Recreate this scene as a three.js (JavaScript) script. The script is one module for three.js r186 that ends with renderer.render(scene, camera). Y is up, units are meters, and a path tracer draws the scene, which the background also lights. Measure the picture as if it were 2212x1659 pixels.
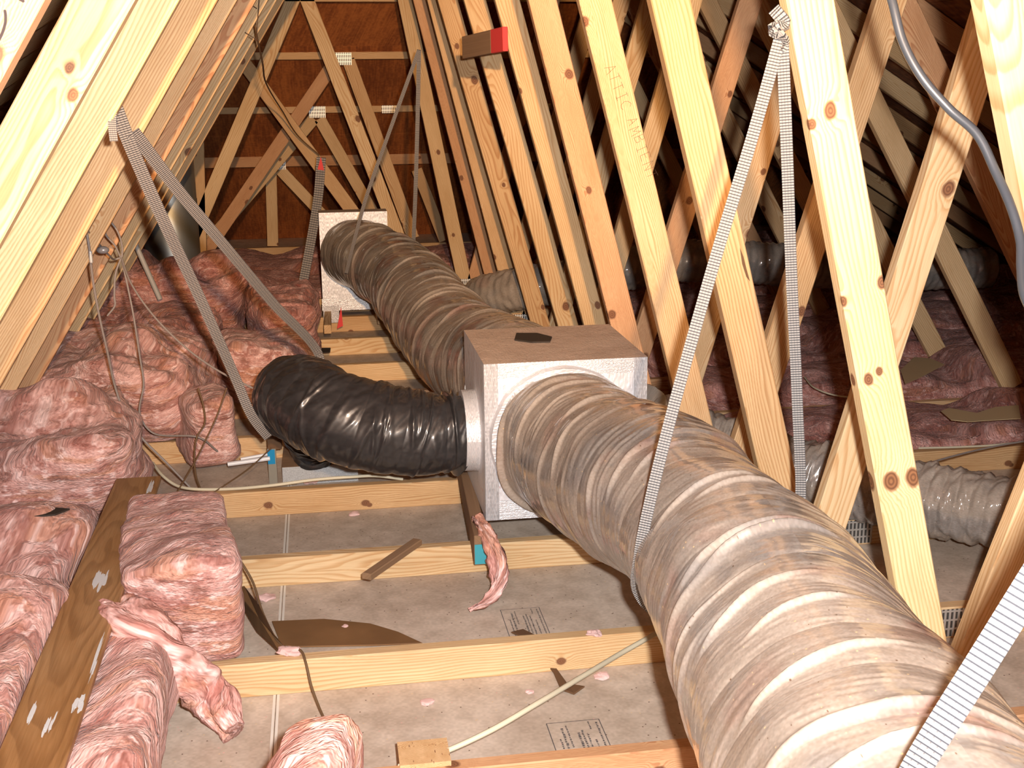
import * as THREE from 'three';
import { mergeGeometries, toCreasedNormals } from 'three/addons/utils/BufferGeometryUtils.js';

// ------------------------------------------------------------------ camera, light, exposure
const scene = new THREE.Scene();
scene.background = new THREE.Color(0x000000);
const F = 2594.88, W = 2212, H = 1659, YAW = 0.155, PITCH = 0.2535, ROLL = -0.0089;
const EYE = new THREE.Vector3(0, 1.4607, 0);
const camera = new THREE.PerspectiveCamera(2 * Math.atan(H / 2 / F) * 180 / Math.PI, W / H, 0.02, 60);
const CAMROT = new THREE.Matrix4();
{
  const ry = new THREE.Matrix4().makeRotationY(-YAW), rx = new THREE.Matrix4().makeRotationX(-PITCH), rz = new THREE.Matrix4().makeRotationZ(ROLL);
  CAMROT.multiplyMatrices(ry, rx).multiply(rz);
  camera.position.copy(EYE); camera.quaternion.setFromRotationMatrix(CAMROT);
}
scene.add(camera);
const renderer = new THREE.WebGLRenderer({ antialias: true });
renderer.toneMapping = THREE.LinearToneMapping;
renderer.toneMappingExposure = 1.0;
renderer.shadowMap.enabled = true;

// the camera's flash, above and right of the lens
const FLASH_POS = new THREE.Vector3(0.07, 1.515, 0.02);
const flash = new THREE.PointLight(new THREE.Color(1, 0.955, 0.93), 42, 0, 2);
flash.position.set(0.07, 1.515, 0.005); flash.castShadow = true; flash.shadow.radius = 1; scene.add(flash);
// a warm clamp lamp behind the camera, aimed along the attic under the ridge
const LAMP_POS = new THREE.Vector3(0.1, 2.05, 1.05), LAMP_AIM = new THREE.Vector3(0.15, 1.65, -6);
const lampLight = new THREE.SpotLight(new THREE.Color(1, 0.58, 0.27), 120, 0, 0.38, 1, 2);
lampLight.position.copy(LAMP_POS); lampLight.target.position.copy(LAMP_AIM); lampLight.castShadow = true; lampLight.shadow.radius = 2; scene.add(lampLight, lampLight.target);

// ------------------------------------------------------------------ helpers
const V = (x, y, z) => new THREE.Vector3(x, y, z);
function ray(px, py) { return V((px - W / 2) / F, -(py - H / 2) / F, -1).applyMatrix4(CAMROT); }
function onZ(px, py, z) { const d = ray(px, py); return EYE.clone().addScaledVector(d, z / -d.z); }   // z: distance ahead of the camera
function onY(px, py, y) { const d = ray(px, py); return EYE.clone().addScaledVector(d, (y - EYE.y) / d.y); }
function rng(seed) { let s = seed >>> 0; return () => { s = (s + 0x6D2B79F5) | 0; let t = Math.imul(s ^ (s >>> 15), 1 | s); t = (t + Math.imul(t ^ (t >>> 7), 61 | t)) ^ t; return ((t ^ (t >>> 14)) >>> 0) / 4294967296; }; }
function hash(x, y, s) { let h = Math.imul(x, 374761393) ^ Math.imul(y, 668265263) ^ Math.imul(s, 1274126177); h = Math.imul(h ^ (h >>> 13), 1274126177); return ((h ^ (h >>> 16)) >>> 0) / 4294967296; }
const md = (a, n) => ((a % n) + n) % n;
function vn(x, y, s, px = 1 << 20, py = 1 << 20) {
  const xi = Math.floor(x), yi = Math.floor(y), fx = x - xi, fy = y - yi, u = fx * fx * (3 - 2 * fx), v = fy * fy * (3 - 2 * fy);
  const x0 = md(xi, px), x1 = md(xi + 1, px), y0 = md(yi, py), y1 = md(yi + 1, py);
  const a = hash(x0, y0, s), b = hash(x1, y0, s), c = hash(x0, y1, s), d = hash(x1, y1, s);
  return a + (b - a) * u + (c - a) * v + (a - b - c + d) * u * v;
}
function fbm(x, y, s, o = 4, px = 1 << 20, py = 1 << 20) { let a = 0, w = 0.5, f = 1; for (let i = 0; i < o; i++) { a += w * vn(x * f, y * f, s + i * 17, px * f, py * f); w *= 0.5; f *= 2; } return a / (1 - Math.pow(0.5, o)); }
function h3(x, y, z, s) { return hash(x + Math.imul(z, 7919), y - Math.imul(z, 104729), s); }
function vn3(x, y, z, s) {
  const xi = Math.floor(x), yi = Math.floor(y), zi = Math.floor(z), fx = x - xi, fy = y - yi, fz = z - zi;
  const u = fx * fx * (3 - 2 * fx), v = fy * fy * (3 - 2 * fy), w = fz * fz * (3 - 2 * fz), L = (a, b, t) => a + (b - a) * t;
  const q = (dz) => L(L(h3(xi, yi, zi + dz, s), h3(xi + 1, yi, zi + dz, s), u), L(h3(xi, yi + 1, zi + dz, s), h3(xi + 1, yi + 1, zi + dz, s), u), v);
  return L(q(0), q(1), w);
}
const sst = (a, b, x) => { const t = Math.min(1, Math.max(0, (x - a) / (b - a))); return t * t * (3 - 2 * t); };
const mix = (a, b, t) => a + (b - a) * t;
const mix3 = (a, b, t) => [mix(a[0], b[0], t), mix(a[1], b[1], t), mix(a[2], b[2], t)];
function tex(w, h, fn, srgb = true, wrap = true) {
  const d = new Uint8Array(w * h * 4);
  for (let y = 0; y < h; y++) for (let x = 0; x < w; x++) { const c = fn(x / w, y / h, x, y), k = (y * w + x) * 4; d[k] = Math.max(0, Math.min(255, c[0])); d[k + 1] = Math.max(0, Math.min(255, c[1])); d[k + 2] = Math.max(0, Math.min(255, c[2])); d[k + 3] = c.length > 3 ? c[3] : 255; }
  const t = new THREE.DataTexture(d, w, h, THREE.RGBAFormat); t.magFilter = THREE.LinearFilter; t.minFilter = THREE.LinearMipmapLinearFilter; t.generateMipmaps = true;
  if (srgb) t.colorSpace = THREE.SRGBColorSpace;
  if (wrap) t.wrapS = t.wrapT = THREE.RepeatWrapping;
  t.needsUpdate = true; return t;
}
const names = {};
function numbered(n) { const k = names[n] = (names[n] ?? -1) + 1; return k ? `${n}_${String(k).padStart(3, '0')}` : n; }
function shade(o) { o.castShadow = true; o.receiveShadow = true; return o; }
function thing(name, label, category, pos = [0, 0, 0], group) {
  const g = new THREE.Group(); g.name = numbered(name); g.position.set(...pos); g.userData = { label, category }; if (group) g.userData.group = group; scene.add(g); return g;
}
function part(name, geo, mat, parent, label) { const m = shade(new THREE.Mesh(geo, mat)); m.name = name; if (label) m.userData.label = label; parent.add(m); return m; }
function solo(name, geo, mat, label, category, group) { const m = shade(new THREE.Mesh(geo, mat)); m.name = numbered(name); m.userData = { label, category }; if (group) m.userData.group = group; scene.add(m); return m; }
function rebase(m) { // put the origin of a single mesh at the foot of its shape
  m.geometry.computeBoundingBox(); const b = m.geometry.boundingBox, c = V((b.min.x + b.max.x) / 2, b.min.y, (b.min.z + b.max.z) / 2);
  m.geometry.translate(-c.x, -c.y, -c.z); m.position.copy(c); return m;
}
function box(w, h, d, x = 0, y = 0, z = 0) { return new THREE.BoxGeometry(w, h, d).translate(x, y, z); }

// ------------------------------------------------------------------ materials
const T0 = Date.now();
function woodTex(seed, { ring = 0.006, early = [232, 204, 158], late = [208, 164, 112], knots = [], lenM = 2.4, widM = 0.3, w = 1024, h = 256, cath = 1 } = {}) {
  const R = rng(seed), v0 = R() * widM, dip = 0.03 + R() * 0.05;
  const all = knots.slice();
  return tex(w, h, (a, b) => {
    const u = a * lenM, v = b * widM;
    let warp = (fbm(a * 4, b * 3, seed, 3, 4, 3) - 0.5) * 0.05 * cath + (vn(a * 24, b * 12, seed + 5, 24, 12) - 0.5) * 0.004;
    const vv = Math.min(Math.abs(v - v0), widM - Math.abs(v - v0));
    let r = Math.sqrt(vv * vv + dip * dip * (0.15 + Math.abs(Math.sin(Math.PI * a + seed)))) + warp;
    let core = 0, halo = 0;
    for (const [ku, kv, kr] of all) {
      let du = Math.abs(u - ku), dv = Math.abs(v - kv); du = Math.min(du, lenM - du); dv = Math.min(dv, widM - dv);
      const d = Math.sqrt(du * du * 0.55 + dv * dv) / kr * (0.86 + 0.3 * vn(u * 70, v * 70, seed + 91));
      r += 0.02 * (kr / 0.012) * Math.exp(-d * d * 0.28);
      if (d < 1.35) { core = Math.max(core, 1 - sst(0.8, 1.3, d)); if (d < 1) halo = Math.max(halo, 0.5 + 0.5 * Math.sin(d * 14)); }
    }
    const f = r / ring - Math.floor(r / ring), lw = sst(0.35, 0.86, f) * (1 - sst(0.9, 1, f));
    const fib = (vn(a * 60, b * 190, seed + 9, 60, 190) - 0.5) * 14, pat = (fbm(a * 9, b * 4, seed + 31, 3, 9, 4) - 0.5) * 30;
    let c = mix3(early, late, lw * 0.8);
    c = [c[0] + fib + pat * 0.8, c[1] + fib + pat, c[2] + fib + pat * 1.1];
    if (core > 0) c = mix3(c, mix3([98, 60, 38], [158, 106, 68], halo * 0.8), core * 0.9);
    return c;
  });
}
const rk = (seed, n, lenM = 2.4, widM = 0.3) => { const R = rng(seed); return Array.from({ length: n }, () => [R() * lenM, R() * widM, 0.006 + R() * 0.012]); };
const woodMaps = [
  woodTex(11, { knots: rk(1, 7) }), woodTex(23, { knots: rk(2, 9), ring: 0.0045, early: [228, 196, 150], late: [200, 150, 98] }),
  woodTex(37, { knots: rk(3, 6), ring: 0.009, cath: 1.6 }), woodTex(53, { knots: rk(4, 8), ring: 0.0036, early: [222, 178, 134], late: [190, 132, 90] }),
  woodTex(71, { knots: rk(5, 12), ring: 0.0065, early: [222, 188, 140], late: [190, 142, 92] }),
];
const woodMats = [];
for (const m of woodMaps) for (const t of [[0.92, 0.91, 0.92], [0.86, 0.84, 0.83], [0.8, 0.77, 0.74]]) woodMats.push(new THREE.MeshStandardMaterial({ map: m, color: new THREE.Color(...t), roughness: 0.72 }));
const WOOD_UV = [2.4, 0.3];
function wood(i) { return woodMats[((i * 7) % 15 + 15) % 15]; }

const osbTex = tex(512, 512, (a, b) => {
  const n = fbm(a * 5, b * 5, 201, 4, 5, 5), s = vn(a * 26, b * 90, 203, 26, 90), s2 = vn(a * 80, b * 30, 205, 80, 30), k = n * 0.5 + s * 0.3 + s2 * 0.2;
  return mix3([112, 62, 32], [196, 132, 78], sst(0.2, 0.8, k));
});
const osbMat = new THREE.MeshStandardMaterial({ map: osbTex, roughness: 0.85, color: new THREE.Color(0.62, 0.55, 0.5) });
const plyTex = tex(512, 512, (a, b) => {
  const n = fbm(a * 3, b * 14, 221, 4, 3, 14), s = vn(a * 14, b * 160, 223, 14, 160), p = vn(a * 90, b * 90, 225, 90, 90);
  return mix3([128, 70, 34], [194, 120, 62], sst(0.15, 0.85, n * 0.55 + s * 0.25 + p * 0.2));
});
const plyMat = new THREE.MeshStandardMaterial({ map: plyTex, roughness: 0.85, color: new THREE.Color(1, 0.95, 0.9) });

const gypTex = tex(1024, 1024, (a, b, x, y) => {
  const n = fbm(a * 6, b * 6, 301, 4, 6, 6), g = vn(a * 260, b * 260, 303, 260, 260), f = fbm(a * 40, b * 40, 305, 2, 40, 40);
  let c = mix3([182, 166, 149], [210, 196, 180], sst(0.25, 0.75, n * 0.6 + f * 0.4)); c = c.map((q) => q + (g - 0.5) * 16);
  const sp = hash(x >> 1, y >> 1, 77); if (sp > 0.9965) { const k = hash(x >> 1, y >> 1, 78); return k > 0.55 ? [92, 72, 58] : k > 0.25 ? [214, 190, 150] : [216, 168, 160]; }
  return c;
});
const gypMat = new THREE.MeshStandardMaterial({ map: gypTex, roughness: 0.95 });
const paperEdgeMat = new THREE.MeshStandardMaterial({ color: 0xe2dfd6, roughness: 0.9 });

const pinkTex = tex(512, 512, (a, b) => {
  const l = fbm(a * 5, b * 26, 401, 4, 5, 26), n = fbm(a * 10, b * 10, 403, 4, 10, 10), fz = fbm(a * 70, b * 150, 405, 2, 70, 150), w = fbm(a * 22, b * 40, 407, 3, 22, 40);
  let c = mix3([160, 108, 98], [214, 172, 164], sst(0.3, 0.7, l * 0.55 + n * 0.45));
  c = mix3(c, [190, 136, 108], sst(0.54, 0.75, fbm(a * 4, b * 20, 409, 3, 4, 20)) * 0.6);
  c = mix3(c, [132, 92, 80], sst(0.58, 0.78, fbm(a * 6 + 2, b * 9, 415, 4, 6, 9)) * 0.55);
  c = mix3(c, [236, 210, 206], sst(0.55, 0.8, w) * 0.7);
  return c.map((q) => q + (fz - 0.5) * 60);
});
const pinkBump = tex(512, 512, (a, b) => { const q = 255 * (0.5 * fbm(a * 24, b * 60, 411, 3, 24, 60) + 0.5 * fbm(a * 90, b * 140, 413, 2, 90, 140)); return [q, q, q]; }, false);
const pinkMat = new THREE.MeshPhysicalMaterial({ map: pinkTex, bumpMap: pinkBump, bumpScale: 0.008, roughness: 1, sheen: 0.3, sheenRoughness: 0.8, sheenColor: new THREE.Color(1, 0.88, 0.86) });
const pinkDustMat = new THREE.MeshPhysicalMaterial({ map: pinkTex, color: new THREE.Color(0.86, 0.74, 0.72), bumpMap: pinkBump, bumpScale: 0.012, roughness: 1, sheen: 0.3, sheenRoughness: 0.8, sheenColor: new THREE.Color(0.9, 0.7, 0.7) });

const fluffMat = new THREE.MeshStandardMaterial({ color: 0xe3c0bb, roughness: 1 });
const paleFluffMat = new THREE.MeshStandardMaterial({ map: pinkTex, color: new THREE.Color(1.3, 1.32, 1.34), roughness: 1, bumpMap: pinkBump, bumpScale: 0.006 });
// aluminised duct jacket: u goes once round (0 at the crown), v runs along it, 1.6 m to a repeat
function ductMaps(seed, dust, bare) {
  const dustAmt = (a, b) => {
    const st = fbm(a * 8 + b * 6, b * 16, seed, 4, 1 << 20, 16), pa = fbm(a * 7, b * 9, seed + 3, 4, 7, 9);
    return sst(0.3, 0.62, 0.52 + (st - 0.5) * 0.5 + (pa - 0.5) * 1.1);   // dust lies in ragged patches
  };
  const col = tex(1024, 1024, (a, b) => {
    const k = dustAmt(a, b), g = vn(a * 420, b * 420, seed + 7, 420, 420), st = fbm(a * 10 + b * 9, b * 24, seed + 11, 4, 1 << 20, 24);
    let c = mix3(bare, dust, 0.2 + 0.8 * k); c = mix3(c, [118, 102, 92], sst(0.62, 0.85, st) * (0.22 - 0.2 * k)); c = c.map((q) => q + (fbm(a * 6, b * 7, seed + 71, 4, 6, 7) - 0.5) * 34);
    c = mix3(c, [142, 98, 84], sst(0.66, 0.8, fbm(a * 7 + 3, b * 12, seed + 21, 4, 7, 12)) * (0.5 - 0.3 * k));
    const sp = hash(Math.floor(a * 700), Math.floor(b * 500), seed + 41); if (sp > 0.9975) return sp > 0.9988 ? [214, 186, 140] : [96, 72, 56];
    return c.map((q) => q + (g - 0.5) * 20);
  });
  const rm = tex(512, 512, (a, b) => {
    const k = dustAmt(a, b), st = fbm(a * 9 + b * 8, b * 30, seed + 51, 3, 1 << 20, 30);
    return [0, mix(70, 205, k) - sst(0.6, 0.75, st) * 60, 255 * (1 - k) * 0.14];
  }, false);
  const bump = tex(1024, 1024, (a, b) => {
    const q = 255 * (0.55 * fbm(a * 8 + b * 12, b * 60, seed + 61, 3, 1 << 20, 60) + 0.45 * fbm(a * 26 + b * 40, b * 190, seed + 63, 3, 1 << 20, 190)); return [q, q, q];
  }, false);
  return { col, rm, bump };
}
const dm1 = ductMaps(501, [156, 145, 133], [146, 142, 138]);
const ductMat = new THREE.MeshPhysicalMaterial({ map: dm1.col, roughnessMap: dm1.rm, metalnessMap: dm1.rm, roughness: 1, metalness: 1, bumpMap: dm1.bump, bumpScale: 0.0006, clearcoat: 0.8, clearcoatRoughness: 0.12 });
const blackTex = tex(256, 256, (a, b) => { const g = vn(a * 120, b * 120, 545, 120, 120); return [36 + g * 10, 36 + g * 10, 38 + g * 10]; });
const blackDuctMat = new THREE.MeshPhysicalMaterial({ map: blackTex, roughness: 0.42, bumpMap: dm1.bump, bumpScale: 0.001, clearcoat: 0.8, clearcoatRoughness: 0.14 });

const foilBump = tex(512, 512, (a, b) => { const q = 255 * (0.6 * fbm(a * 16, b * 16, 561, 4, 16, 16) + 0.4 * vn(a * 120, b * 40, 563, 120, 40)); return [q, q, q]; }, false);
function foilPrint(seed, dusty) { // crinkled facing printed in faint red
  const c = document.createElement('canvas'); c.width = c.height = 1024; const g = c.getContext('2d');
  g.fillStyle = '#e2e4e9'; g.fillRect(0, 0, 1024, 1024); const R = rng(seed);
  g.fillStyle = 'rgba(176,92,92,0.5)'; g.font = '22px sans-serif';
  for (let i = 0; i < 26; i++) { g.save(); g.translate(R() * 1024, R() * 1024); g.rotate([0, Math.PI, Math.PI / 2][i % 3]); g.fillText(['181A-P', '07/91', '16/20', '0240', 'UL 181'][i % 5], 0, 0); g.restore(); }
  for (let i = 0; i < 700; i++) { g.fillStyle = `rgba(${R() > 0.5 ? '150,80,80' : '150,150,156'},${0.1 + R() * 0.16})`; g.fillRect(R() * 1024, R() * 1024, 2 + R() * 26, 1 + R() * 2); }
  const t = new THREE.CanvasTexture(c); t.colorSpace = THREE.SRGBColorSpace; t.wrapS = t.wrapT = THREE.RepeatWrapping; return t;
}
const foilMat = new THREE.MeshStandardMaterial({ map: foilPrint(571), metalness: 0.35, roughness: 0.5, bumpMap: foilBump, bumpScale: 0.0025 });
const foilTapeMat = new THREE.MeshStandardMaterial({ color: 0xdcdee3, metalness: 0.4, roughness: 0.42, bumpMap: foilBump, bumpScale: 0.0025 });
const dustTopTex = tex(512, 512, (a, b) => {
  const n = fbm(a * 8, b * 8, 581, 4, 8, 8), g = vn(a * 256, b * 256, 583, 256, 256), sp = hash(Math.floor(a * 300), Math.floor(b * 300), 587);
  if (sp > 0.995) return sp > 0.9975 ? [200, 146, 104] : [88, 66, 54];
  return mix3([182, 162, 146], [208, 190, 174], n).map((q) => q + (g - 0.5) * 24);
});
const dustFoilMat = new THREE.MeshStandardMaterial({ map: dustTopTex, roughness: 0.9, bumpMap: foilBump, bumpScale: 0.002 });
const zincTex = tex(256, 256, (a, b) => { const n = hash(Math.floor(a * 128 + 2 * vn(a * 40, b * 40, 3, 40, 40)), Math.floor(b * 128 + 2 * vn(a * 40, b * 40, 4, 40, 40)), 601); const q = 165 + n * 55; return [q, q + 4, q + 7]; });
const zincMat = new THREE.MeshStandardMaterial({ map: zincTex, metalness: 0.65, roughness: 0.5 });
const pipeMat = new THREE.MeshStandardMaterial({ color: 0xb4bab8, metalness: 0.85, roughness: 0.38 });
const plateTex = tex(128, 128, (a, b, x, y) => { const s = (x % 16) < 7 && (y % 32) < 24; return s ? [104, 104, 102] : [220, 218, 212]; });
const plateBump = tex(128, 128, (a, b, x, y) => ((x % 16) < 7 && (y % 32) < 24 ? [0, 0, 0] : [255, 255, 255]), false);
const plateMat = new THREE.MeshStandardMaterial({ map: plateTex, bumpMap: plateBump, bumpScale: 0.003, metalness: 0.7, roughness: 0.48 });
const strapTex = tex(128, 128, (a, b, x, y) => {
  const line = (y % 32) < 8, warp = (x % 32) < 6, g = hash(x, y, 611) * 22; return line ? [58 + g, 60 + g, 68 + g] : warp ? [150 + g, 150 + g, 152 + g] : [206 + g, 203 + g, 196 + g];
});
const strapBump = tex(128, 128, (a, b, x, y) => { const q = (y % 32) < 8 ? 0 : 255 * Math.sin(Math.PI * ((y % 32) - 8) / 24); return [q, q, q]; }, false);
const strapMat = new THREE.MeshStandardMaterial({ map: strapTex, color: new THREE.Color(0.46, 0.46, 0.47), bumpMap: strapBump, bumpScale: 0.0012, roughness: 0.8 });
const greyStrapMat = new THREE.MeshStandardMaterial({ map: strapTex, color: new THREE.Color(0.44, 0.42, 0.42), bumpMap: strapBump, bumpScale: 0.001, roughness: 0.85 });
const kraftTex = tex(256, 256, (a, b) => mix3([104, 74, 44], [140, 104, 66], fbm(a * 9, b * 9, 621, 4, 9, 9)));
const kraftMat = new THREE.MeshStandardMaterial({ map: kraftTex, roughness: 0.7 });
const tanPaperMat = new THREE.MeshStandardMaterial({ color: 0xc2ac84, roughness: 0.9 });
const darkScrapMat = new THREE.MeshStandardMaterial({ color: 0x2e261f, roughness: 0.75 });
const brownScrapMat = new THREE.MeshStandardMaterial({ color: 0x64482f, roughness: 0.8 });
const redMat = new THREE.MeshStandardMaterial({ color: 0xe04444, roughness: 0.7 });
const cyanMat = new THREE.MeshStandardMaterial({ color: 0x3f9fae, roughness: 0.8 });
const blueMat = new THREE.MeshStandardMaterial({ color: 0x1688bd, roughness: 0.4 });
const whitePlastic = new THREE.MeshStandardMaterial({ color: 0xdfe2e8, roughness: 0.35 });
const creamCable = new THREE.MeshStandardMaterial({ color: 0xd2cbb2, roughness: 0.55 });
const greyWire = new THREE.MeshStandardMaterial({ color: 0x8e8580, roughness: 0.6 });
const brownWire = new THREE.MeshStandardMaterial({ color: 0x6b5238, roughness: 0.7 });
const darkCable = new THREE.MeshPhysicalMaterial({ color: 0x3d4248, roughness: 0.4, clearcoat: 0.4, clearcoatRoughness: 0.3 });
const dustBoardTex = tex(256, 256, (a, b) => mix3([126, 98, 72], [160, 128, 96], fbm(a * 4, b * 30, 631, 4, 4, 30)));
const dustBoardMat = new THREE.MeshStandardMaterial({ map: dustBoardTex, roughness: 0.9 });

// ------------------------------------------------------------------ lumber
// an upright board in a plane of constant z: outline polygon in x, y, front face at z = 0, going back by t
function plank(poly, ax, ay, t = 0.038, uo = 0, vo = 0) {
  const L = Math.hypot(ax, ay), ux = ax / L, uy = ay / L, s = new THREE.Shape(poly.map((p) => new THREE.Vector2(p[0], p[1]))), b = 0.0025;
  const g = new THREE.ExtrudeGeometry(s, { depth: t - 2 * b, bevelEnabled: true, bevelThickness: b, bevelSize: b, bevelOffset: -b, bevelSegments: 1, steps: 1 });
  g.translate(0, 0, -t + b);
  const P = g.attributes.position, uv = new Float32Array(P.count * 2);
  for (let i = 0; i < P.count; i++) { const x = P.getX(i) - poly[0][0], y = P.getY(i) - poly[0][1]; uv[2 * i] = (x * ux + y * uy + uo) / WOOD_UV[0]; uv[2 * i + 1] = (-x * uy + y * ux + P.getZ(i) + vo) / WOOD_UV[1]; }
  g.setAttribute('uv', new THREE.BufferAttribute(uv, 2)); return g;
}
// a member from a to b (its centre line), wid wide, ends cut square or pointed
function member(a, b, wid = 0.089, t = 0.038, uo = 0, vo = 0, endA = 0, endB = 0) {
  const dx = b[0] - a[0], dy = b[1] - a[1], L = Math.hypot(dx, dy), ux = dx / L, uy = dy / L, nx = -uy * wid / 2, ny = ux * wid / 2;
  const pts = [[a[0] + nx, a[1] + ny]]; if (endA) pts.push([a[0] - ux * endA, a[1] - uy * endA]); pts.push([a[0] - nx, a[1] - ny], [b[0] - nx, b[1] - ny]);
  if (endB) pts.push([b[0] + ux * endB, b[1] + uy * endB]); pts.push([b[0] + nx, b[1] + ny]);
  return plank(pts, dx, dy, t, uo, vo);
}
// a free board between two points, wid across (dir side), t thick
function board(a, b, wid, t, side, uo = 0, vo = 0) {
  const d = b.clone().sub(a), L = d.length(), g = plank([[0, -wid / 2], [L, -wid / 2], [L, wid / 2], [0, wid / 2]], 1, 0, t, uo, vo); g.translate(0, 0, t / 2);
  const X = d.normalize(), Y = side.clone().addScaledVector(X, -side.dot(X)).normalize(), Z = X.clone().cross(Y);
  g.applyMatrix4(new THREE.Matrix4().makeBasis(X, Y, Z).setPosition(a)); return g;
}

// ------------------------------------------------------------------ setting: ceiling boards underfoot, roof deck, end wall
const RIDGE_X = 0.385, RIDGE_Y = 2.95, PITCHK = 0.62, HIP_Z = 8.79, HIP_Y = 1.63, HIPK = 0.66;
const hipY = (z) => HIP_Y - HIPK * (z - HIP_Z), slopeY = (x) => RIDGE_Y - PITCHK * Math.abs(x - RIDGE_X);
const BACK = -2.6;                       // the wall behind the camera stands at z = +2.6
const EAVE_R = RIDGE_X + RIDGE_Y / PITCHK, EAVE_L = RIDGE_X - RIDGE_Y / PITCHK, HIP_EAVE = HIP_Z + HIP_Y / HIPK;
function structGroup(name) { const g = new THREE.Group(); g.name = name; g.userData = { kind: 'structure' }; scene.add(g); return g; }
function slab(quad, t, uvScale, mitre) { // a flat panel from corners (counter-clockwise seen from the room), t thick away from the room
  const n = quad.length, a = quad[0], e1 = quad[1].clone().sub(a), e2 = quad[n - 1].clone().sub(a), N = e1.clone().cross(e2).normalize(), U = e1.clone().normalize(), Wv = N.clone().cross(U);
  const pos = [], uv = [], push = (p) => { pos.push(p.x, p.y, p.z); const d = p.clone(); uv.push((d.dot(U)) / uvScale, d.dot(Wv) / uvScale); };
  const mid = quad.reduce((q, p) => q.add(p), V(0, 0, 0)).multiplyScalar(1 / n), back = quad.map((p) => { const q = p.clone().addScaledVector(N, -t); if (mitre) { const d = mid.clone().sub(p); q.addScaledVector(U, t * Math.sign(d.dot(U))).addScaledVector(Wv, t * Math.sign(d.dot(Wv))); } return q; });
  for (let i = 1; i < n - 1; i++) { [quad[0], quad[i], quad[i + 1]].forEach(push); [back[0], back[i + 1], back[i]].forEach(push); }
  for (let i = 0; i < n; i++) { const j = (i + 1) % n; [quad[i], back[i], back[j], quad[i], back[j], quad[j]].forEach(push); }
  const g = new THREE.BufferGeometry(); g.setAttribute('position', new THREE.Float32BufferAttribute(pos, 3)); g.setAttribute('uv', new THREE.Float32BufferAttribute(uv, 2)); g.computeVertexNormals(); return g;
}
const floorG = structGroup('floor');
{
  const x0 = -0.165 - 1.22 * 4;
  for (let i = 0; i < 9; i++) {
    const xa = Math.max(x0 + 1.22 * i + 0.0005, EAVE_L - 0.2), xb = Math.min(x0 + 1.22 * (i + 1) - 0.0005, EAVE_R + 0.2); if (xb - xa < 0.05) continue;
    for (let j = 0; j < 4; j++) {
      const za = -BACK - 3.66 * j + (i % 2 ? 0 : 0), zb = Math.max(za - 3.6576, -HIP_EAVE - 0.2), s = part('gypsum_board', slab([V(xa, 0, za), V(xb, 0, za), V(xb, 0, zb), V(xa, 0, zb)], 0.0127, 1.6), gypMat, floorG);
      if (i >= 3 && i <= 5 && j < 3) for (const x of [xa + 0.0042, xb - 0.0042]) part('paper_edge', box(0.006, 0.0006, za - zb - 0.01, x, 0.0003, (za + zb) / 2), paperEdgeMat, s);
    }
  }
}
function deckRows(g, mat, corner, rows) {
  for (let i = 0; i < rows.length - 1; i++) corner(rows[i], rows[i + 1]).forEach((q) => part('roof_panel', slab(q, 0.012, 1.2), mat, g));
}
{
  const zEnd = (x) => HIP_Z + (HIP_Y - slopeY(x)) / HIPK;
  for (const side of [1, -1]) {
    const g = structGroup(side > 0 ? 'ceiling_right' : 'ceiling_left'); const rows = [0, 1, 2, 3, 4, 4.758];
    deckRows(g, osbMat, (r0, r1) => {
      const xa = RIDGE_X + side * r0, xb = RIDGE_X + side * (r1 - 0.003), ya = slopeY(xa), yb = slopeY(xb), ea = zEnd(xa), eb = zEnd(xb), out = []; let z = BACK;
      while (z < Math.min(ea, eb) - 0.01) {
        const zn = z + 2.44 > Math.min(ea, eb) - 0.6 ? null : z + 2.44, fa = zn ? zn - 0.003 : ea, fb = zn ? zn - 0.003 : eb;
        const q = [V(xa, ya, -z), V(xb, yb, -z), V(xb, yb, -fb), V(xa, ya, -fa)]; out.push(side > 0 ? q.reverse() : q); if (!zn) break; z = zn;
      }
      return out;
    }, rows);
  }
  const hip = structGroup('ceiling_back'), ys = [2.95, 2.3, 1.65, 1.0, 0.4, 0];
  deckRows(hip, plyMat, (ya, yb) => {
    yb += 0.002; const w = (y) => (RIDGE_Y - y) / PITCHK, z = (y) => -(HIP_Z + (HIP_Y - y) / HIPK), out = [];
    if (w(ya) < 0.01) return [[V(RIDGE_X, ya, z(ya)), V(RIDGE_X - w(yb), yb, z(yb)), V(RIDGE_X + w(yb), yb, z(yb))]];
    const cuts = [-w(yb), -1.4, 1.1, w(yb)];
    for (let i = 0; i < 3; i++) { const c = (x, y) => Math.max(-w(y), Math.min(w(y), x)), l = i ? cuts[i] : -99, r = i < 2 ? cuts[i + 1] - 0.003 : 99; if (c(r, yb) - c(l, yb) < 0.02) continue; const top = [V(RIDGE_X + c(l, ya), ya, z(ya)), V(RIDGE_X + c(r, ya), ya, z(ya))]; const q = [top[0], V(RIDGE_X + c(l, yb), yb, z(yb)), V(RIDGE_X + c(r, yb), yb, z(yb))]; if (top[1].x - top[0].x > 0.02) q.push(top[1]); out.push(q); }
    return out;
  }, ys);
  const wf = structGroup('wall_front');
  part('gable_panel', slab([V(EAVE_R, 0, -BACK), V(EAVE_L, 0, -BACK), V(RIDGE_X, RIDGE_Y, -BACK)], 0.012, 1.2), osbMat, wf);
}

// ------------------------------------------------------------------ roof trusses
const DZ = { 0: -0.0132, 1: -0.0876, 2: -0.045, 3: -0.0535, 4: -0.017, 5: -0.0302, 6: -0.0801, 7: -0.0899, 8: -0.0891 };
const ZT = (n) => 2.1757 + n * 0.6096 + (DZ[n] ?? (n < 0 ? 0 : -0.09));
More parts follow.
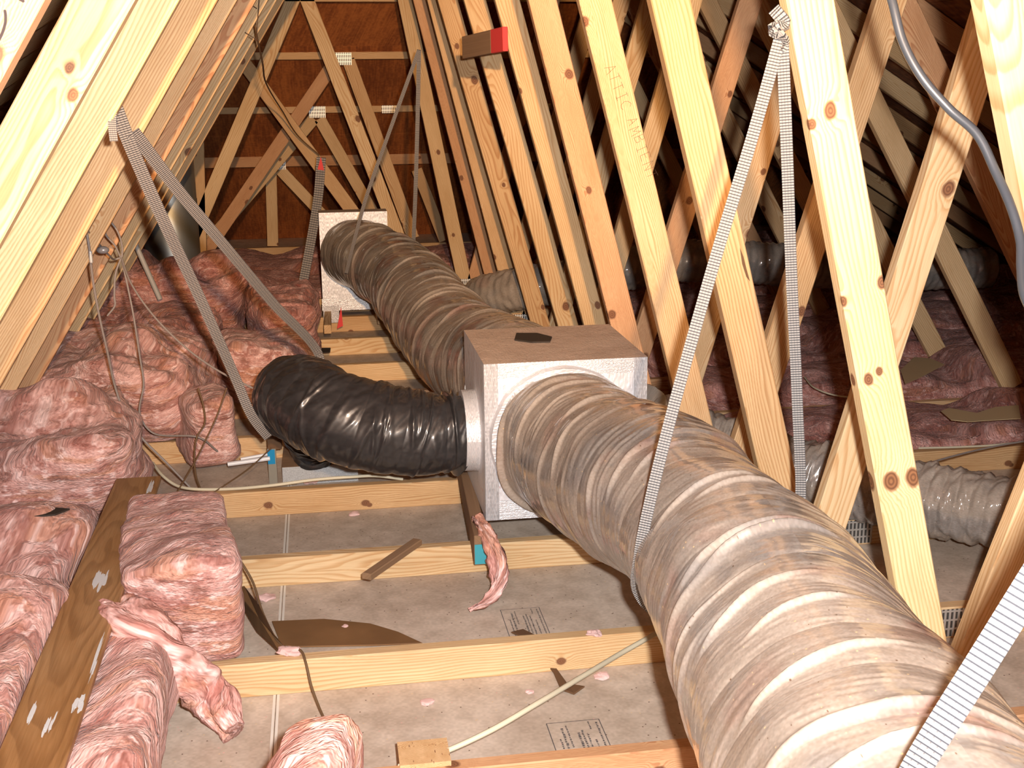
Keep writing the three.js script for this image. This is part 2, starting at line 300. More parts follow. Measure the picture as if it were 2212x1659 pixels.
// right edge of each inner right-hand web, read at two heights
const WR = { '-1': [[2265, 0], [2325, 340]], 0: [[1803, 0], [1998, 1110]], 1: [[1493, 0], [1648, 700]], 2: [[1322, 0], [1488, 700]], 3: [[1203, 0], [1341, 560]], 4: [[1123, 0], [1257, 500]], 5: [[1050, 0], [1192, 500]], 6: [[989, 0], [1131, 500]], 7: [[962, 0], [1090, 500]], 8: [[928, 0], [1056, 500]], 9: [[892, 0], [996, 500]] };
// left edge of the outer right-hand web
const OL = { 0: [[2060, 1440], [2212, 1060]], 1: [[1766, 1110], [1925, 612]], 2: [[1567, 1010], [1700, 600]], 3: [[1462, 830], [1640, 250]], 4: [[1372, 720], [1520, 250]], 5: [[1290, 640], [1416, 200]], 6: [[1215, 600], [1330, 200]] };
const lineAt = (z, q) => { const a = onZ(q[0][0], q[0][1], z), b = onZ(q[1][0], q[1][1], z), k = (b.x - a.x) / (b.y - a.y); return { k, x: (y) => a.x + k * (y - a.y) }; };
const trussLabels = {
  '-1': 'pine roof truss with black pencil strokes on its leaning web', 0: 'knotty pale pine roof truss with the knotted white strap tied to its web',
  1: 'pine roof truss with a long crack in its web, just past the knotted strap', 2: 'pine roof truss with the words ATTIC AMBIENT pencilled on its web', 3: 'reddish pine roof truss above the back of the foil box',
  4: 'pine roof truss that meets the red end of the brown hanging board', 5: 'pine roof truss right behind the middle of the brown hanging board', 6: 'pine roof truss at the brown end of the hanging board',
  7: 'pine roof truss beyond the brown hanging board, nearest its brown end', 8: 'pine roof truss carrying the tops of the two grey straps of the far duct', 9: 'last leaning-web roof truss before the hip end',
};
let knotWebMat;
{ // the knots of the near web, read along its length and across its width
  const z = 2.1625, l = lineAt(z, WR[0]), c = Math.hypot(1, l.k), kn = [[1795, 240, 0.012], [1753, 257, 0.008], [1908, 622, 0.01], [1818, 640, 0.008], [1876, 815, 0.009], [1900, 803, 0.007], [1925, 1037, 0.016], [1975, 1040, 0.014]].map(([px, py, r]) => { const p = onZ(px, py, z); return [0.1 + (p.y - 0.14) * c, 0.12 - (p.x - (l.x(p.y) - 0.089 * c)) / c, r]; });
  knotWebMat = new THREE.MeshStandardMaterial({ map: woodTex(97, { ring: 0.0085, early: [236, 210, 162], late: [218, 176, 120], knots: kn, w: 2048, h: 256 }), roughness: 0.7 });
}
const trusses = {}, webR = {}, webL = {};
for (let n = -6; n <= 9; n++) {
  const z = ZT(n), R = rng(900 + n * 13), U = () => R() * 2.4, Vv = () => R() * 0.3, w = (k) => wood(n * 3 + k + 40);
  const t = n < -1 ? thing('roof_truss', 'pine roof truss on the lamp side of the attic', 'truss', [0, 0, -z], 'trusses towards the lamp') : thing('roof_truss', trussLabels[n], 'truss', [0, 0, -z]);
  trusses[n] = t;
  part('bottom_chord', plank([[EAVE_L + 0.16, 0.0], [EAVE_R - 0.16, 0.0], [EAVE_R - 0.16, 0.089], [EAVE_L + 0.16, 0.089]], 1, 0, 0.038, U(), Vv()), w(0), t);
  const capY = z > 6.75 ? hipY(z + 0.04) : 99, flat = capY < RIDGE_Y - 0.05;
  for (const s of [1, -1]) {
    const c = Math.hypot(1, PITCHK), off = 0.0475 * c, xi = flat ? RIDGE_X + s * (RIDGE_Y - capY) / PITCHK : RIDGE_X + s * 0.03, xo = s > 0 ? EAVE_R - 0.12 : EAVE_L + 0.12;
    part('top_chord', member([xi, slopeY(xi) - off], [xo, slopeY(xo) - off], 0.089, 0.038, U(), Vv()), w(1), t);
  }
  if (flat) { const hw = (RIDGE_Y - capY) / PITCHK - 0.08; part('top_chord', member([RIDGE_X - hw, capY - 0.055], [RIDGE_X + hw, capY - 0.055], 0.089, 0.038, U(), Vv()), w(2), t); }
  const topY = flat ? capY - 0.105 : 2.42;
  // inner left web leans in to the ridge
  if (n < 8) { const k = 0.645, x = (y) => -0.392 + 0.053 + k * (y - 1.584) + (R() - 0.5) * 0, j = (R() - 0.5) * 0.012; webL[n] = part('web', member([x(0.15) + j, 0.15], [x(topY) + j, topY], 0.089, 0.038, U(), Vv(), 0.03, 0.02), w(3), t); }
  // inner right web
  const q = WR[n], l = q ? lineAt(z, q) : { k: -0.27, x: (y) => 1.3 - 0.27 * y }, c = 0.0445 * Math.hypot(1, l.k);
  const fx = l.x(0.14) - c;
  { const uo = n === 0 ? 0.1 : U(), vo = n === 0 ? 0.12 : Vv(); webR[n] = part('web', member([l.x(0.14) - c, 0.14], [l.x(topY) - c, topY], 0.089, 0.038, uo, vo, 0.03, 0.02), n === 0 ? knotWebMat : n === 3 ? woodMats[9] : n === 2 ? woodMats[3] : w(4), t); }
  // outer right web
  const qo = OL[n], lo = qo ? lineAt(z, qo) : { k: 0.3, x: (y) => fx + 0.0 + 0.3 * (y - 0.14) }, co = 0.0445 * Math.hypot(1, lo.k);
  let yt = 0.5; while (slopeY(lo.x(yt) + co) - 0.13 > yt && yt < 2.6) yt += 0.02;
  if (flat) yt = Math.min(yt, capY - 0.12);
  let yb = 0.14; if (qo) while (lo.x(yb) + co < l.x(yb) - c + 0.075 && yb < 0.6) yb += 0.01;
  part('web', member([lo.x(yb) + co, yb], [lo.x(yt) + co, yt], 0.089, 0.038, U(), Vv(), 0.03, 0.03), w(5), t);
  // second right panel: web down from the rafter to the next joint, and the outermost one
  const xt = lo.x(yt) + co, xb = fx + 1.75; part('web', member([xt + 0.1, Math.min(yt, slopeY(xt + 0.1) - 0.15)], [xb, 0.13], 0.089, 0.038, U(), Vv()), w(6), t);
  // left side outer webs
  const lx = -1.3; part('web', member([lx - 0.1, 0.14], [lx - 0.75, slopeY(lx - 0.75) - 0.13], 0.089, 0.038, U(), Vv()), w(8), t);
  part('web', member([lx - 0.85, slopeY(lx - 0.85) - 0.15], [lx - 1.5, 0.13], 0.089, 0.038, U(), Vv()), w(9), t);
  const plate = (x, y, pw, ph) => part('nail_plate', (() => { const g = box(pw, ph, 0.0015, x, y, 0.0008), u = g.attributes.uv; for (let i = 0; i < u.count; i++) u.setXY(i, u.getX(i) * pw / 0.1, u.getY(i) * ph / 0.1); return g; })(), plateMat, t);
  if (!flat) plate(RIDGE_X, topY + 0.16, 0.26, 0.2);
  if (n === 1 || n === 2) plate(1.6, 0.045, 0.15, 0.078);
  if (n >= -1) { plate(fx + 0.02, 0.12, 0.2, 0.13); plate(lx, 0.12, 0.2, 0.13); }
}
// pencil and pen marks
function inkPlane(w, h, cw, ch, draw) { const c = document.createElement('canvas'); c.width = cw; c.height = ch; const g = c.getContext('2d'); g.clearRect(0, 0, cw, ch); g.lineCap = 'round'; g.lineJoin = 'round'; draw(g, cw, ch); const t = new THREE.CanvasTexture(c); t.colorSpace = THREE.SRGBColorSpace; return [new THREE.PlaneGeometry(w, h), new THREE.MeshStandardMaterial({ map: t, transparent: true, alphaTest: 0.0, roughness: 0.9, depthWrite: false })]; }
const GLYPH = { // hand-drawn capitals on a 1 x 1.4 cell, strokes of points
  A: [[[0, 1.4], [0.45, 0], [0.95, 1.4]], [[0.2, 0.9], [0.8, 0.85]]], T: [[[0, 0.08], [1, 0]], [[0.5, 0.05], [0.45, 1.4]]], I: [[[0.5, 0], [0.5, 1.4]], [[0.2, 0], [0.8, 0]], [[0.2, 1.4], [0.8, 1.4]]],
  C: [[[0.95, 0.25], [0.6, 0], [0.2, 0.2], [0, 0.7], [0.2, 1.25], [0.6, 1.4], [0.95, 1.2]]], M: [[[0, 1.4], [0.1, 0], [0.5, 0.9], [0.9, 0], [1, 1.4]]],
  B: [[[0, 0], [0, 1.4]], [[0, 0], [0.7, 0.1], [0.75, 0.5], [0, 0.68], [0.85, 0.85], [0.85, 1.3], [0, 1.4]]], E: [[[0.9, 0], [0, 0], [0, 1.4], [0.9, 1.4]], [[0, 0.7], [0.7, 0.68]]], N: [[[0, 1.4], [0.05, 0], [0.9, 1.4], [0.95, 0]]],
};
{
  const z = ZT(2), a = onZ(1315, 140, z), b = onZ(1418, 402, z), L = a.distanceTo(b);
  const [g, m] = inkPlane(L, 0.062, 1024, 152, (c, w, h) => {
    c.strokeStyle = 'rgba(84,60,46,0.7)'; c.lineWidth = 2.6; let x = 10; const R = rng(5), cw = (w - 40) / 13.2;
    for (const ch of 'ATTIC AMBIENT') { const gl = GLYPH[ch]; const oy = 26 + R() * 14, sz = 0.66 + R() * 0.1; if (gl) for (const s of gl) { c.beginPath(); s.forEach((p, i) => { const X = x + p[0] * cw * sz + (R() - 0.5) * 4, Y = oy + p[1] * 66 * (sz + 0.1) + (R() - 0.5) * 4; i ? c.lineTo(X, Y) : c.moveTo(X, Y); }); c.stroke(); } x += gl ? cw : cw * 0.9; }
  });
  const p = part('pencil_writing', g, m, webR[2], 'thin pencilled words ATTIC AMBIENT'); p.position.set((a.x + b.x) / 2, (a.y + b.y) / 2, 0.0006); p.rotation.z = Math.atan2(b.y - a.y, b.x - a.x);
}
{
  const z = ZT(-1), a = onZ(22, 40, z), [g, m] = inkPlane(0.07, 0.09, 256, 320, (c) => { c.strokeStyle = 'rgba(60,50,50,0.85)'; c.lineWidth = 12; c.beginPath(); c.moveTo(90, 30); c.lineTo(190, 90); c.stroke(); c.beginPath(); c.moveTo(110, 130); c.quadraticCurveTo(120, 200, 30, 300); c.stroke(); });
  part('pencil_mark', g, m, webL[-1]).position.set(a.x, a.y, 0.0006);
  const z5 = ZT(5), b = onZ(545, 40, z5), [g2, m2] = inkPlane(0.12, 0.2, 256, 426, (c) => { c.strokeStyle = 'rgba(70,46,30,0.85)'; c.lineWidth = 9; for (const y of [60, 330]) { c.beginPath(); c.moveTo(60, y); c.lineTo(170, y + 70); c.stroke(); } c.beginPath(); c.moveTo(200, 20); c.lineTo(150, 400); c.stroke(); });
  part('pencil_mark', g2, m2, webL[5]).position.set(b.x, b.y, 0.0006);
}
{
  const z = ZT(1), q = [[1598, 535], [1606, 555], [1612, 580], [1620, 608], [1612, 598], [1603, 570]].map((p) => onZ(p[0], p[1], z)), g = new THREE.ExtrudeGeometry(new THREE.Shape(q.map((p) => new THREE.Vector2(p.x, p.y))), { depth: 0.001, bevelEnabled: false });
  part('split', g, brownScrapMat, webR[1], 'dark open split in the grain');
}
// hip-end trusses: their members read from the picture, each set standing one spacing further back
const ZH = (i) => 8.18 + i * 0.61;
const hipDefs = [
  ['step-down hip truss with tall crossing webs behind the far straps', null, [[[645, -30], [415, 515]], [[652, -30], [880, 560]], [[515, 120], [830, 552]], [[424, 260], [432, 570]]], []],
  ['hip truss with the highest level chord under the far roof panels', [112, 128], [[[752, 128], [893, 515]], [[712, 150], [440, 551]], [[340, 130], [300, 560]]], [[740, 127]]],
  ['hip truss with the middle level chord under the far roof panels', [222, 243], [[[678, 256], [428, 549]], [[690, 256], [856, 549]], [[980, 250], [1040, 540]]], [[685, 242], [842, 232]]],
  ['hip truss with the lowest and widest level chord by the eave', [325, 357], [[[585, 365], [592, 575]], [[604, 366], [740, 510]], [[900, 366], [960, 520]]], [[600, 355]]],
];
hipDefs.forEach(([label, ch, webs, plates], i) => {
  const z = ZH(i), t = thing('hip_truss', label, 'truss', [0, 0, -z]), R = rng(1300 + i), P = (p) => { const q = onZ(p[0], p[1], z); return [q.x, Math.max(0.1, q.y)]; };
  part('bottom_chord', plank([[EAVE_L + 0.3, 0], [EAVE_R - 0.3, 0], [EAVE_R - 0.3, 0.089], [EAVE_L + 0.3, 0.089]], 1, 0, 0.038, R(), R()), wood(i + 2), t);
  const yt = ch ? onZ(760, ch[0], z).y : hipY(z) - 0.03, h = ch ? yt - onZ(760, ch[1], z).y : 0.089, hw = (RIDGE_Y - yt) / PITCHK - 0.12;
  part('top_chord', plank([[RIDGE_X - hw, yt - h], [RIDGE_X + hw, yt - h], [RIDGE_X + hw, yt], [RIDGE_X - hw, yt]], 1, 0, 0.038, R(), R()), wood(i + 5), t);
  for (const s of [1, -1]) { const off = 0.06 * Math.hypot(1, PITCHK), xo = s > 0 ? EAVE_R - 0.3 : EAVE_L + 0.3, xi = RIDGE_X + s * hw; part('top_chord', member([xi, slopeY(xi) - off], [xo, slopeY(xo) - off], 0.089, 0.038, R(), R()), wood(i + 6), t); }
  webs.forEach(([a, b], k) => { const g = member(P(a), P(b), 0.089, 0.038, R() * 2, R()); if (i === 0 && k === 2) g.translate(0, 0, -0.04); part('web', g, wood(i * 5 + k * 2 + 1), t); });
  plates.forEach((p) => { const q = onZ(p[0], p[1], z), pw = 0.125, ph = 0.085, g = box(pw, ph, 0.002, q.x, q.y, 0.0012), u = g.attributes.uv; for (let j = 0; j < u.count; j++) u.setXY(j, u.getX(j) * pw / 0.1, u.getY(j) * ph / 0.1); part('nail_plate', g, plateMat, t); });
});

// ------------------------------------------------------------------ ducts
function flexDuct(pts, radii, { pitch = 0.055, rib = 0.004, wrinkle = 0.004, lump = 0.008, N = 360, M = 72, seed = 1, caps = true, pleats = 0, pleatH = 0.01, pleatW = 0.006, dense = null, majors = [] } = {}) {
  const curve = new THREE.CatmullRomCurve3(pts, false, 'centripetal'), L = curve.getLength(), pos = [], uv = [], idx = [], up = V(0, 1, 0);
  const rAt = (t) => { const f = t * (radii.length - 1), i = Math.min(radii.length - 2, Math.floor(f)), k = f - i, s = k * k * (3 - 2 * k); return mix(radii[i], radii[i + 1], s); };
  // sharp folds of the film: short arcs of ridge, each at its own place along and round the duct
  const R = rng(seed * 7 + 1), bins = [], BW = 0.05, fold = [];
  for (let k = 0; k < pleats; k++) { let sp = R() * L; if (dense && R() < dense[1]) sp = R() * dense[0]; fold.push({ s: sp, a: R() * Math.PI * 2, da: 0.5 + R() * 1.5, h: pleatH * (0.35 + R() * 0.75), w: pleatW * (0.7 + R() * 0.8), k: (R() - 0.5) * 0.07 }); }
  for (const f of fold) for (let b = Math.floor((f.s - 0.17) / BW); b <= Math.floor((f.s + 0.17) / BW); b++) (bins[Math.max(0, b)] ??= []).push(f);
  for (const m of majors) fold.push({ s: m[0], a: m[1], da: m[2], h: m[3] * 0.72, w: 0.0046, k: m[4] ?? 0.02 });
  for (const f of fold.slice(pleats)) for (let b = Math.floor((f.s - 0.17) / BW); b <= Math.floor((f.s + 0.17) / BW); b++) (bins[Math.max(0, b)] ??= []).push(f);
  const pleat = (sp, a) => { let r = 0; for (const f of bins[Math.floor(sp / BW)] ?? []) { let d = a - f.a; d -= Math.PI * 2 * Math.round(d / (Math.PI * 2)); if (Math.abs(d) > f.da) continue; const x = (sp - f.s - f.k * d) / f.w; if (Math.abs(x) > 3) continue; const e = Math.cos(d / f.da * Math.PI / 2); r += f.h * e * Math.exp(-x * x / 2); } return r; };
  for (let i = 0; i <= N; i++) {
    const t = i / N, c = curve.getPointAt(t), tan = curve.getTangentAt(t), side = tan.clone().cross(up).normalize(), nrm = side.clone().cross(tan).normalize(), s = t * L, r0 = rAt(t);
    for (let j = 0; j <= M; j++) {
      const a = j / M * Math.PI * 2, ca = Math.cos(a), sa = Math.sin(a), ph = s / pitch + j / M;
      const obl = s * 16 + 1.3 * Math.sin(a + 0.6);
      let r = r0 + rib * (Math.pow(Math.abs(Math.sin(Math.PI * ph)), 0.7) - 0.6) + lump * (vn3(ca * 1.6 + 5, sa * 1.6 + 5, s * 5, seed) - 0.5) * 2 + wrinkle * (vn3(ca * 2.2 + 9, sa * 2.2 + 9, obl * 2.6, seed + 3) - 0.5) * 2 + wrinkle * 0.5 * (vn3(ca * 6 + 9, sa * 6 + 9, obl * 7, seed + 5) - 0.5) * 2;
      if (pleats) r += pleat(s, a);
      const p = c.clone().addScaledVector(nrm, ca * r).addScaledVector(side, sa * r); pos.push(p.x, p.y, p.z); uv.push(j / M, s / 1.6);
    }
  }
  for (let i = 0; i < N; i++) for (let j = 0; j < M; j++) { const a = i * (M + 1) + j, b = a + M + 1; idx.push(a, a + 1, b, a + 1, b + 1, b); }
  if (caps) for (const [i, f] of [[0, 1], [N, -1]]) { const c = curve.getPointAt(i / N), k = pos.length / 3; pos.push(c.x, c.y, c.z); uv.push(0.5, 0); for (let j = 0; j < M; j++) { const a = i * (M + 1) + j; f > 0 ? idx.push(k, a + 1, a) : idx.push(k, a, a + 1); } }
  const g = new THREE.BufferGeometry(); g.setAttribute('position', new THREE.Float32BufferAttribute(pos, 3)); g.setAttribute('uv', new THREE.Float32BufferAttribute(uv, 2)); g.setIndex(idx); g.computeVertexNormals(); return g;
}
const BX0 = 0.436, BX1 = 0.918, BY0 = 0.179, BY1 = 0.655, BZ0 = 3.31, BZ1 = 3.79;
function collar(c, axis, r, len, mat, parent, name = 'collar') {
  const g = new THREE.CylinderGeometry(r, r * 1.03, len, 48, 4), P = g.attributes.position; for (let i = 0; i < P.count; i++) { const k = 1 + 0.03 * (vn3(P.getX(i) * 30, P.getY(i) * 40, P.getZ(i) * 30, 61) - 0.5); P.setX(i, P.getX(i) * k); P.setZ(i, P.getZ(i) * k); }
  g.computeVertexNormals(); g.applyQuaternion(new THREE.Quaternion().setFromUnitVectors(V(0, 1, 0), axis.clone().normalize())); g.translate(c.x, c.y, c.z); return part(name, g, mat, parent);
}
{ // the foil-faced distribution box
  const t = thing('duct_box', 'dusty foil-faced square duct box with four ducts leaving it', 'duct box', [0.677, BY0, -3.55]), O = V(0.677, BY0, -3.55), r = (p) => p.clone().sub(O);
  const w = BX1 - BX0, h = BY1 - BY0, d = BZ1 - BZ0, hx = w / 2, hz = d / 2;
  const q = (a, b, c, e) => slab([a, b, c, e], 0.02, 0.5, true);
  const fp = part('front_panel', q(V(-hx, 0, hz), V(hx, 0, hz), V(hx, h, hz), V(-hx, h, hz)), foilMat, t, 'bright foil face printed in faint red');
  part('back_panel', q(V(hx, 0, -hz), V(-hx, 0, -hz), V(-hx, h, -hz), V(hx, h, -hz)), foilMat, t);
  part('side_panel', q(V(-hx, 0, -hz), V(-hx, 0, hz), V(-hx, h, hz), V(-hx, h, -hz)), foilMat, t);
  part('side_panel', q(V(hx, 0, hz), V(hx, 0, -hz), V(hx, h, -hz), V(hx, h, hz)), foilMat, t);
  part('top_panel', q(V(-hx, h, hz), V(hx, h, hz), V(hx, h, -hz), V(-hx, h, -hz)), dustFoilMat, t, 'top covered in brown dust');
  part('bottom_panel', q(V(-hx, 0, -hz), V(hx, 0, -hz), V(hx, 0, hz), V(-hx, 0, hz)), foilMat, t);
  const e = 0.0012; // strips of foil tape folded over the front edges
  for (const [x, y, ww, hh] of [[0, h - 0.022, w, 0.044], [-hx + 0.02, h / 2, 0.04, h], [hx - 0.02, h / 2, 0.04, h], [0, 0.03, w, 0.06]]) part('foil_tape', box(ww, hh, e, x, y, hz + e / 2 + 0.0002 + (hh > ww ? 0.0006 : 0)), foilTapeMat, fp);
  part('foil_tape', box(e, h, 0.045, -hx - e / 2, h / 2, hz - 0.022), foilTapeMat, t);
  collar(r(V(0.665, 0.425, -3.30)), V(0, 0, 1), 0.212, 0.025, foilTapeMat, t); collar(r(V(0.42, 0.395, -3.53)), V(-1, 0, 0), 0.125, 0.05, foilTapeMat, t);
  collar(r(V(0.64, 0.44, -3.8)), V(0, 0, -1), 0.2, 0.03, foilTapeMat, t); collar(r(V(0.935, 0.36, -3.57)), V(1, 0, 0), 0.115, 0.04, foilTapeMat, t);
  rebaseNone();
}
function rebaseNone() {}
const MAIN = [V(0.665, 0.425, -3.29), V(0.70, 0.45, -2.95), V(0.745, 0.49, -2.6), V(0.765, 0.52, -2.25), V(0.755, 0.525, -1.95), V(0.72, 0.53, -1.65), V(0.675, 0.555, -1.38), V(0.62, 0.59, -1.05), V(0.58, 0.62, -0.7), V(0.56, 0.64, -0.3)];
{
  const t = thing('flexible_duct', 'wide dusty silver flexible duct slung by the knotted strap in front of the foil box', 'duct', [0.76, 0.3, -2.2]), o = t.position;
  part('duct_jacket', flexDuct(MAIN.map((p) => p.clone().sub(o)), [0.2, 0.2, 0.2, 0.18, 0.197, 0.2, 0.2, 0.2, 0.2, 0.2], { N: 1400, M: 110, pleats: 55, pleatH: 0.006, pleatW: 0.006, dense: [0.95, 0.6], majors: [[0.12, 0.5, 0.9, 0.012], [0.2, 0.3, 0.8, 0.012], [0.3, 0.6, 0.7, 0.013], [0.42, 0.2, 0.7, 0.012], [0.52, 0.9, 0.6, 0.012], [0.95, 0.35, 0.6, 0.014], [1.22, 0.45, 0.75, 0.016], [1.27, 0.1, 0.5, 0.014], [1.5, 0.35, 0.8, 0.017], [1.535, 0.15, 0.7, 0.016], [1.75, 0.6, 0.6, 0.016], [1.86, 0.3, 0.5, 0.014], [2.05, 0.4, 0.7, 0.015], [2.3, 0.2, 0.8, 0.015]], seed: 3, pitch: 0.15, rib: 0.0045, wrinkle: 0.0014, lump: 0.012 }), ductMat, t);
}
{
  const t = thing('flexible_duct', 'brown dusty flexible duct running between the two foil boxes', 'duct', [0.4, 0.25, -5.2]), o = t.position;
  const pts = [V(0.64, 0.44, -3.8), V(0.62, 0.43, -4.1), onZ(1012, 768, 4.55), onZ(955, 705, 5.05), onZ(905, 645, 5.6), onZ(850, 590, 6.2), onZ(790, 555, 6.6), onZ(764, 548, 6.88)];
  part('duct_jacket', flexDuct(pts.map((p) => p.clone().sub(o)), [0.195, 0.2, 0.2, 0.2, 0.2, 0.195, 0.19, 0.19], { N: 1100, M: 84, pleats: 45, majors: Array.from({ length: 16 }, (_, i) => [0.5 + i * 0.165 + 0.04 * Math.sin(i * 7), 0.15 + 0.5 * Math.sin(i * 3.7), 0.7, 0.014]), pleatH: 0.006, pleatW: 0.006, seed: 13, rib: 0.005, pitch: 0.13, wrinkle: 0.0014, lump: 0.01 }), ductMat, t);
}
{
  const t = thing('flexible_duct', 'black plastic flexible duct bending left off the side of the foil box', 'duct', [0.05, 0.2, -3.7]), o = t.position;
  const pts = [V(0.40, 0.395, -3.53), V(0.28, 0.395, -3.52), onZ(840, 928, 3.52), onZ(740, 905, 3.55), onZ(668, 872, 3.66), V(-0.115, 0.44, -3.86), V(-0.1, 0.38, -4.05), V(-0.075, 0.27, -4.2), V(-0.06, 0.12, -4.33)];
  part('duct_jacket', flexDuct(pts.map((p) => p.clone().sub(o)), [0.112, 0.128, 0.135, 0.137, 0.135, 0.132, 0.125, 0.11, 0.095], { N: 700, M: 80, pleats: 130, pleatH: 0.007, pleatW: 0.004, seed: 23, pitch: 0.06, rib: 0.004, wrinkle: 0.004 }), blackDuctMat, t);
}
{
  const t = thing('flexible_duct', 'shiny silver flexible duct leaving the right side of the near foil box', 'duct', [1.5, 0.1, -3.4]), o = t.position;
  const pts = [V(0.95, 0.36, -3.57), V(1.12, 0.31, -3.64), V(1.32, 0.23, -3.6), V(1.52, 0.2, -3.44), V(1.72, 0.196, -3.25), V(1.95, 0.196, -3.06), V(2.3, 0.196, -2.85), V(2.9, 0.196, -2.6), V(3.6, 0.196, -2.45)];
  part('duct_jacket', flexDuct(pts.map((p) => p.clone().sub(o)), [0.105, 0.107, 0.107, 0.105, 0.105, 0.105, 0.105, 0.105, 0.105], { N: 900, M: 64, pleats: 160, pleatH: 0.01, pleatW: 0.006, seed: 33, rib: 0.007, wrinkle: 0.008, pitch: 0.04 }), ductMat, t);
}
{
  const t = thing('flexible_duct', 'silver flexible duct glinting far back between the webs right of the long brown duct', 'duct', [1.4, 0.1, -6]), o = t.position;
  const pts = [V(0.98, 0.25, -6.6), onZ(1045, 640, 6.35), onZ(1160, 618, 6.1), onZ(1285, 598, 6.05), onZ(1370, 578, 6.05), onZ(1490, 562, 6.05), V(2.8, 0.42, -6.05), V(3.6, 0.4, -6.05)];
  part('duct_jacket', flexDuct(pts.map((p) => p.clone().sub(o)), [0.1, 0.11, 0.11, 0.11, 0.11, 0.11, 0.11, 0.11], { N: 300, M: 48, seed: 43, rib: 0.007, wrinkle: 0.006, pitch: 0.04 }), ductMat, t);
}
{ // far box
  const a = onZ(688, 460, 6.9), b = onZ(836, 458, 6.9), y0 = 0.14, h = a.y - y0, w = b.x - a.x, cx = (a.x + b.x) / 2, t = thing('duct_box', 'bright foil duct box at the far end of the brown duct', 'duct box', [cx, y0, -6.97]);
  const q = (p) => slab(p, 0.02, 0.5, true), hx = w / 2, hz = 0.07;
  part('front_panel', q([V(-hx, 0, hz), V(hx, 0, hz), V(hx, h, hz), V(-hx, h, hz)]), foilMat, t); part('top_panel', q([V(-hx, h, hz), V(hx, h, hz), V(hx, h, -hz), V(-hx, h, -hz)]), dustFoilMat, t);
  part('side_panel', q([V(-hx, 0, -hz), V(-hx, 0, hz), V(-hx, h, hz), V(-hx, h, -hz)]), foilMat, t); part('side_panel', q([V(hx, 0, hz), V(hx, 0, -hz), V(hx, h, -hz), V(hx, h, hz)]), foilMat, t);
  part('back_panel', q([V(hx, 0, -hz), V(-hx, 0, -hz), V(-hx, h, -hz), V(hx, h, -hz)]), foilMat, t); part('bottom_panel', q([V(-hx, 0, -hz), V(hx, 0, -hz), V(hx, 0, hz), V(-hx, 0, hz)]), foilMat, t);
  part('foil_tape', box(w + 0.01, 0.07, 0.002, 0, 0.035, hz + 0.0015), foilTapeMat, t); part('foil_tape', box(0.09, 0.1, 0.002, -hx + 0.045, -0.02, hz + 0.003), foilTapeMat, t);
  // timber runners under it
}
{
  const s = solo('timber_runner', board(V(0.0, 0.1135, -6.5), V(0.02, 0.1135, -7.8), 0.038, 0.049, V(1, 0, 0)), wood(4), 'timber runner under the left side of the far foil box', 'timber'); rebase(s);
  const s2 = solo('timber_runner', board(V(0.3, 0.1135, -6.7), V(0.3, 0.1135, -7.8), 0.038, 0.049, V(1, 0, 0)), wood(5), 'timber runner under the right side of the far foil box', 'timber'); rebase(s2);
}
{ // timbers carrying the near box: one shows its blue-painted end
  const t = thing('timber_block', 'dusty timber with a turquoise painted end under the near foil box', 'timber', [0.415, 0.089, -3.6]), o = t.position;
  const tb = part('timber', board(V(0.405, 0.1335, -3.2).sub(o), V(0.445, 0.1335, -4.02).sub(o), 0.089, 0.038, V(0, 1, 0)), dustBoardMat, t);
  part('painted_end', box(0.034, 0.06, 0.002, 0.404 - o.x, 0.121 - o.y, -3.198 - o.z), cyanMat, tb, 'turquoise paint');
  const s = solo('timber_block', board(V(0.86, 0.1335, -3.28), V(0.86, 0.1335, -4.02), 0.089, 0.038, V(0, 1, 0), 0.4, 0.1), wood(8), 'plain timber under the right side of the near foil box', 'timber'); rebase(s);
}

// ------------------------------------------------------------------ register boot with blue tab and white tubes
{
  const a = onY(612, 1046, 0), b = onY(768, 1041, 0), x0 = a.x, x1 = b.x + 0.01, z0 = -4.265, t = thing('register_boot', 'galvanized register boot on the gypsum under the black duct', 'boot', [(x0 + x1) / 2, 0, z0 - 0.13]), hw = (x1 - x0) / 2;
  const sh = 0.0012, y = 0.068; part('boot_wall', box(2 * hw, y, sh, 0, y / 2, 0.13), zincMat, t); part('boot_wall', box(2 * hw, y, sh, 0, y / 2, -0.13), zincMat, t); part('boot_wall', box(sh, y, 0.26, -hw, y / 2, 0), zincMat, t); part('boot_wall', box(sh, y, 0.26, hw, y / 2, 0), zincMat, t);
  part('boot_top', box(2 * hw, sh, 0.26, 0, y, 0), dustBoardMat, t, 'dusty top'); collar(V(0.0, 0.1, 0.02), V(0, 1, 0.1), 0.1, 0.08, foilTapeMat, t);
}
{
  const p = onY(592, 1040, 0), t = thing('wire_bracket', 'clear bracket with bright blue tab beside the galvanized boot', 'bracket', [p.x, 0, -4.28]);
  const po = part('post', box(0.03, 0.14, 0.02, 0, 0.07, 0), new THREE.MeshStandardMaterial({ color: 0x8d8a80, roughness: 0.3 }), t); part('blue_tab', box(0.026, 0.055, 0.022, -0.002, 0.11, 0.001), blueMat, po, 'bright blue'); part('bracket_head', box(0.05, 0.04, 0.05, 0.012, 0.155, -0.02), brownScrapMat, t);
  const tube = (name, a, b, r, m, label) => { const c = new THREE.LineCurve3(a, b), s = solo(name, new THREE.TubeGeometry(c, 8, r, 10, false), m, label, 'tube'); return rebase(s); };
  tube('white_tube', onZ(492, 1003, 4.26), onZ(583, 990, 4.27), 0.0085, whitePlastic, 'thick white plastic tube beside the blue tab'); tube('white_tube', onZ(520, 992, 4.3), onZ(586, 980, 4.31), 0.006, whitePlastic, 'thin glossy white tube behind the thick one');
}

